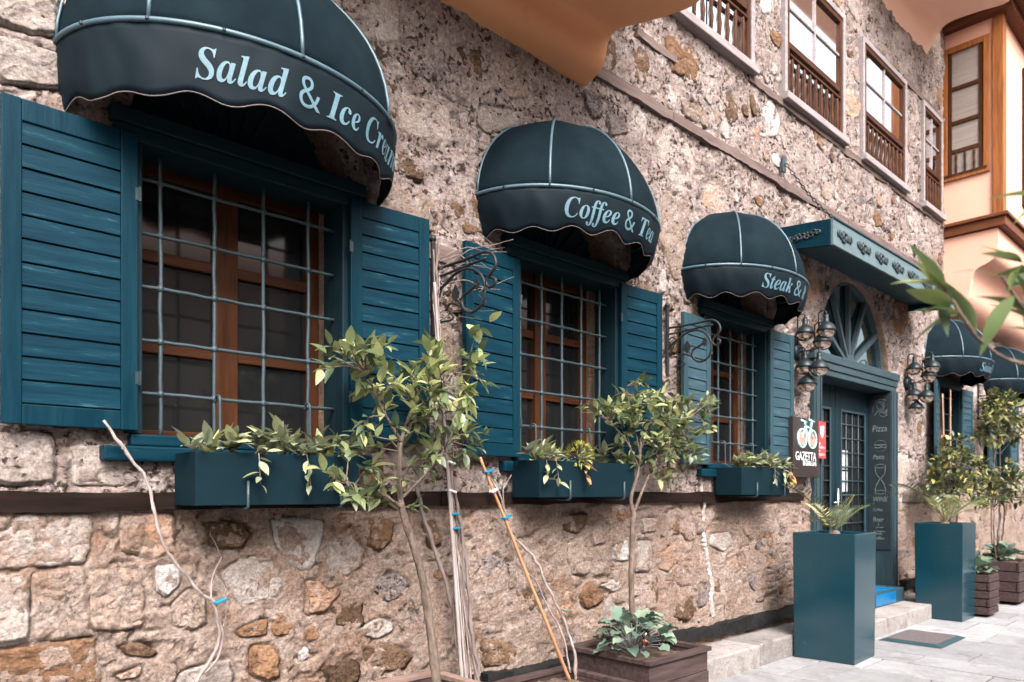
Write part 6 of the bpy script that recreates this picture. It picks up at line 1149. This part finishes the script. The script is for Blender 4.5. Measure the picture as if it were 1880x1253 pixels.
def tall_planter(cx_, cy_, w, h, rot, label, plabel, fr):
    t = thing('tall_planter', label, 'planter', (cx_, cy_, 0), 'tall glossy teal planters'); XF = Matrix.Translation((cx_, cy_, 0)) @ Matrix.Rotation(R(rot), 4, 'Z')
    a = w/2; b = a*.965; i_ = a-.03; m = MB()
    o = lambda r, z: [(-r,-r,z),(r,-r,z),(r,r,z),(-r,r,z)]
    m.add(o(b,.002)+o(a,h)+o(i_,h)+o(i_,h-.08), [(0,3,2,1)]+[(k,(k+1)%4,4+(k+1)%4,4+k) for k in range(4)]+[(4+k,4+(k+1)%4,8+(k+1)%4,8+k) for k in range(4)]+[(8+k,8+(k+1)%4,12+(k+1)%4,12+k) for k in range(4)])
    m.xform(XF).build('planter_body', M['planter'], t, bevel=.006)
    m = MB().box(-i_, i_, -i_, i_, h-.09, h-.075); m.xform(XF).build('soil', M['soil'], t)
    p = thing('cycad', plabel, 'plant', (cx_, cy_, h-.08), 'cycads in tall planters')
    MB().lathe([(.0,.10),(.04,.09),(.06,.04),(.055,0)], (cx_, cy_, h-.08), 12).build('trunk', M['bark'], p, smooth=True)
    for az, el, L, v in fr:
        q = bpy.data.objects.new('frond', FR[v]); COL.objects.link(q); q.parent = p; d = V3((math.cos(R(az))*math.cos(R(el)), math.sin(R(az))*math.cos(R(el)), math.sin(R(el))))
        x = d.cross(V3((0, 0, 1))).normalized(); z = x.cross(d); mm = Matrix((x, d, z)).transposed().to_4x4() @ Matrix.Scale(L, 4); mm.translation = V3((0, 0, .06)); q.matrix_local = mm
tall_planter(6.58, -.61, .53, 1.10, 3, 'tall glossy teal planter nearest the camera beside the doormat', 'cycad with stiff short fronds in the nearer tall planter',
             [(152,58,.72,1),(125,40,.60,1),(185,32,.58,1),(215,55,.46,1),(262,66,.44,0),(300,58,.46,1),(338,50,.50,1),(10,42,.52,1),(60,52,.5,1)])
tall_planter(9.58, -.62, .50, 1.10, 0, 'tall glossy teal planter on the far side of the door step', 'cycad with long arching fronds in the farther tall planter',
             [(160,60,.92,2),(130,52,.90,2),(190,48,.85,2),(320,52,.80,2),(345,44,.85,2),(20,58,.7,2),(280,72,.5,1),(100,72,.55,1),(240,45,.55,2)])
dm = thing('doormat', 'grey doormat with teal rubber border on the paving before the step', 'mat', (8, -.87, 0))
m = MB(); m.add([(7.62,-1.16,.003),(8.38,-1.16,.003),(8.38,-.60,.003),(7.62,-.60,.003),(7.68,-1.10,.022),(8.32,-1.10,.022),(8.32,-.66,.022),(7.68,-.66,.022)], [(0,1,5,4),(1,2,6,5),(2,3,7,6),(3,0,4,7),(0,3,2,1)]); m.build('rubber_border', M['matrub'], dm)
B(7.68, 8.32, -1.10, -.66, .015, .026).build('pile', M['matpile'], dm)

# ------------------------------------------------------------------ far planters, shrubs and climber
q1 = thing('slatted_planter', 'small grey slatted wooden planter standing against the farther tall planter', 'planter', (10.02, -.8, 0), 'wooden planters'); board_planter(q1, 9.86, 10.24, -1.0, -.62, .50, 5, False, .05, gap=.012, z0=.03)
q2 = thing('slatted_planter', 'wider slatted wooden planter at the right edge of the photo', 'planter', (11.6, -.7, 0), 'wooden planters'); board_planter(q2, 11.2, 11.95, -1.0, -.42, .56, 4, False, .05, gap=.012, z0=.04)
q3 = thing('slatted_planter', 'dark wooden planter at the foot of the dense round shrub', 'planter', (10.6, -.35, 0), 'wooden planters'); board_planter(q3, 10.35, 10.95, -.6, -.1, .45, 4, False, .05, gap=.012)
for (x, y, z, lab, n) in ((10.05, -.8, .5, 'leafy green cabbage plant in the small slatted planter', 22), (11.55, -.72, .56, 'blue green cabbage plant in the planter at the right edge', 26)):
    p = thing('cabbage_plant', lab, 'plant', (x, y, z-.05)); st = MB()
    for k in range(n):
        a = k*2.4; f = (k+.5)/n; el = lerp(1.2, .1, f); d = V3((math.cos(a)*math.cos(el), math.sin(a)*math.cos(el), math.sin(el))); b = V3((x, y, z-.04))+d*rl.uniform(.05, .16)+V3((0, 0, .04)); st.tube([(x, y, z-.06), b], .004, 4); leaf(p, 'cabbage', b, d, rl.uniform(.12, .19), .4)
    st.build('stem', M['leaf_cabbage'], p)
def far_tree(label, base, stems, clusters, size):
    t = thing('potted_shrub', label, 'shrub', base, 'shrubs past the door')
    sk = []
    for pts, r in stems: stick(t, 'stem', pts, r, r*.5, 'bark', 6, 5); sk += spline(pts, 5)
    mb = MB(); tw = MB()
    for c, rad, n in clusters:
        for _ in range(n):
            u = rdir(); k = rl.uniform(.3, 1)**.5; e = V3((c[0]+u.x*rad[0]*k, c[1]+u.y*rad[1]*k, c[2]+u.z*rad[2]*k))
            s = min(sk, key=lambda q: (q-e).length+rl.random()*.1)
            tw.tube([s, s.lerp(e, .6)+V3((0, 0, .02)), e], .003, 4)
            for j in range(9): foliage_mesh(mb, 'citrus', e+rdir()*.05, u*.6+rdir()+V3((0, 0, .2)), rl.uniform(*size))
    tw.build('twig', M['bark'], t, kind='stuff'); mb.build('crown', M['far_leaf'], t, smooth=True, kind='stuff')
far_tree('dense round shrub on slim stems behind the farther tall planter', (10.6, -.35, .4),
         [([(10.6,-.35,.38),(10.55,-.38,.9),(10.5,-.45,1.35),(10.45,-.5,1.7)], .016), ([(10.7,-.33,.38),(10.75,-.4,1.0),(10.8,-.45,1.5)], .014), ([(10.5,-.35,.38),(10.35,-.4,1.0),(10.3,-.45,1.5)], .012)],
         [((10.5,-.48,1.72), (.48,.30,.36), 75), ((10.15,-.5,1.5), (.28,.22,.22), 22), ((10.75,-.45,1.95), (.25,.2,.22), 18)], (.06, .11))
far_tree('loose shrub with twisted stems in the planter at the right edge', (11.55, -.7, .5),
         [([(11.5,-.7,.5),(11.42,-.72,.85),(11.5,-.72,1.2),(11.6,-.7,1.5)], .016), ([(11.65,-.68,.5),(11.75,-.7,.9),(11.7,-.72,1.3)], .014), ([(11.4,-.7,.5),(11.2,-.72,.9),(11.3,-.7,1.25)], .01)],
         [((11.55,-.72,1.55), (.45,.3,.32), 55), ((11.2,-.7,1.35), (.22,.2,.2), 12)], (.06, .11))
far_tree('yellowing climber sprawling below the farthest awning', (13.3, -.2, .3),
         [([(13.3,-.2,.2),(13.25,-.2,1.0),(13.3,-.22,1.9),(13.4,-.25,2.6)], .014), ([(13.5,-.2,.2),(13.6,-.22,1.2),(13.55,-.25,2.2)], .012)],
         [((13.45,-.3,2.75), (.7,.2,.3), 46), ((12.9,-.28,2.45), (.4,.15,.3), 16), ((14.1,-.3,2.6), (.4,.2,.35), 18)], (.08, .13))
fc = thing('leaning_canes', 'brown canes leaning before the shuttered window past the door', 'canes', (10.7, -.3, .4))
for a, b in (((10.75,-.3,.4), (10.85,-.22,2.75)), ((10.9,-.3,.4), (11.25,-.2,2.85)), ((10.6,-.32,.4), (10.72,-.25,2.2))): cane(fc, a, b, .012, 'cane', 9)

# ------------------------------------------------------------------ out of focus branch of the street tree close by
rl.seed(5)
nb = thing('street_tree', 'out of focus leafy branch reaching in from the right edge', 'tree', (2.35, -3.5, 0))
stick(nb, 'trunk', [(2.35,-3.5,0),(2.33,-3.48,.7),(2.36,-3.46,1.4),(2.3,-3.45,2.1),(2.33,-3.43,2.8)], .03, .016, 'bark', 9)
def C(u, v, dep):                        # a spot 'dep' metres ahead, given as offsets from the lens axis (metres at one metre)
    f = V3((math.cos(R(46.5)), math.sin(R(46.5)), 0)); r = V3((math.sin(R(46.5)), -math.cos(R(46.5)), 0)); return V3((0,-3.4,1.45))+(f+r*u+V3((0, 0, v)))*dep
twigs = [[C(.95,.10,1.5), C(.76,.15,1.38), C(.64,.20,1.32), C(.585,.275,1.3)], [C(.95,.10,1.5), C(.80,.17,1.36), C(.73,.21,1.33), C(.66,.29,1.3)],
         [C(1.0,.45,1.45), C(.82,.42,1.34), C(.72,.40,1.32)], [C(.95,.12,1.45), C(.78,.26,1.36), C(.69,.31,1.33)], [C(.95,.05,1.45), C(.80,.10,1.36), C(.73,.13,1.33)], [C(1.0,.3,1.4), C(.80,.33,1.33), C(.74,.36,1.3)]]
for tw_ in twigs:
    stick(nb, 'twig', tw_, .006, .0025, 'bark', 6)
spots = []
for i, tw_ in enumerate(twigs):
    p = spline(tw_, 6)
    for k in range(11 if i < 2 else 7):
        q = p[min(len(p)-1, int(len(p)*rl.uniform(.45, 1)))]; spots.append((q, (p[-1]-p[-4]).normalized()))
rgt = V3((math.sin(R(46.5)), -math.cos(R(46.5)), 0))
for q, ax in spots:
    d = ax*.5-rgt*rl.uniform(-.3, .9)+V3((0, 0, rl.uniform(-.7, .8)))+rdir()*.4; leaf(nb, 'near', q, d, rl.uniform(.065, .115), .7)
for z in (2.0, 2.4, 2.75):
    for k in range(8): leaf(nb, 'near', V3((2.36,-3.44,z))+rdir()*.12, rdir(), .12)
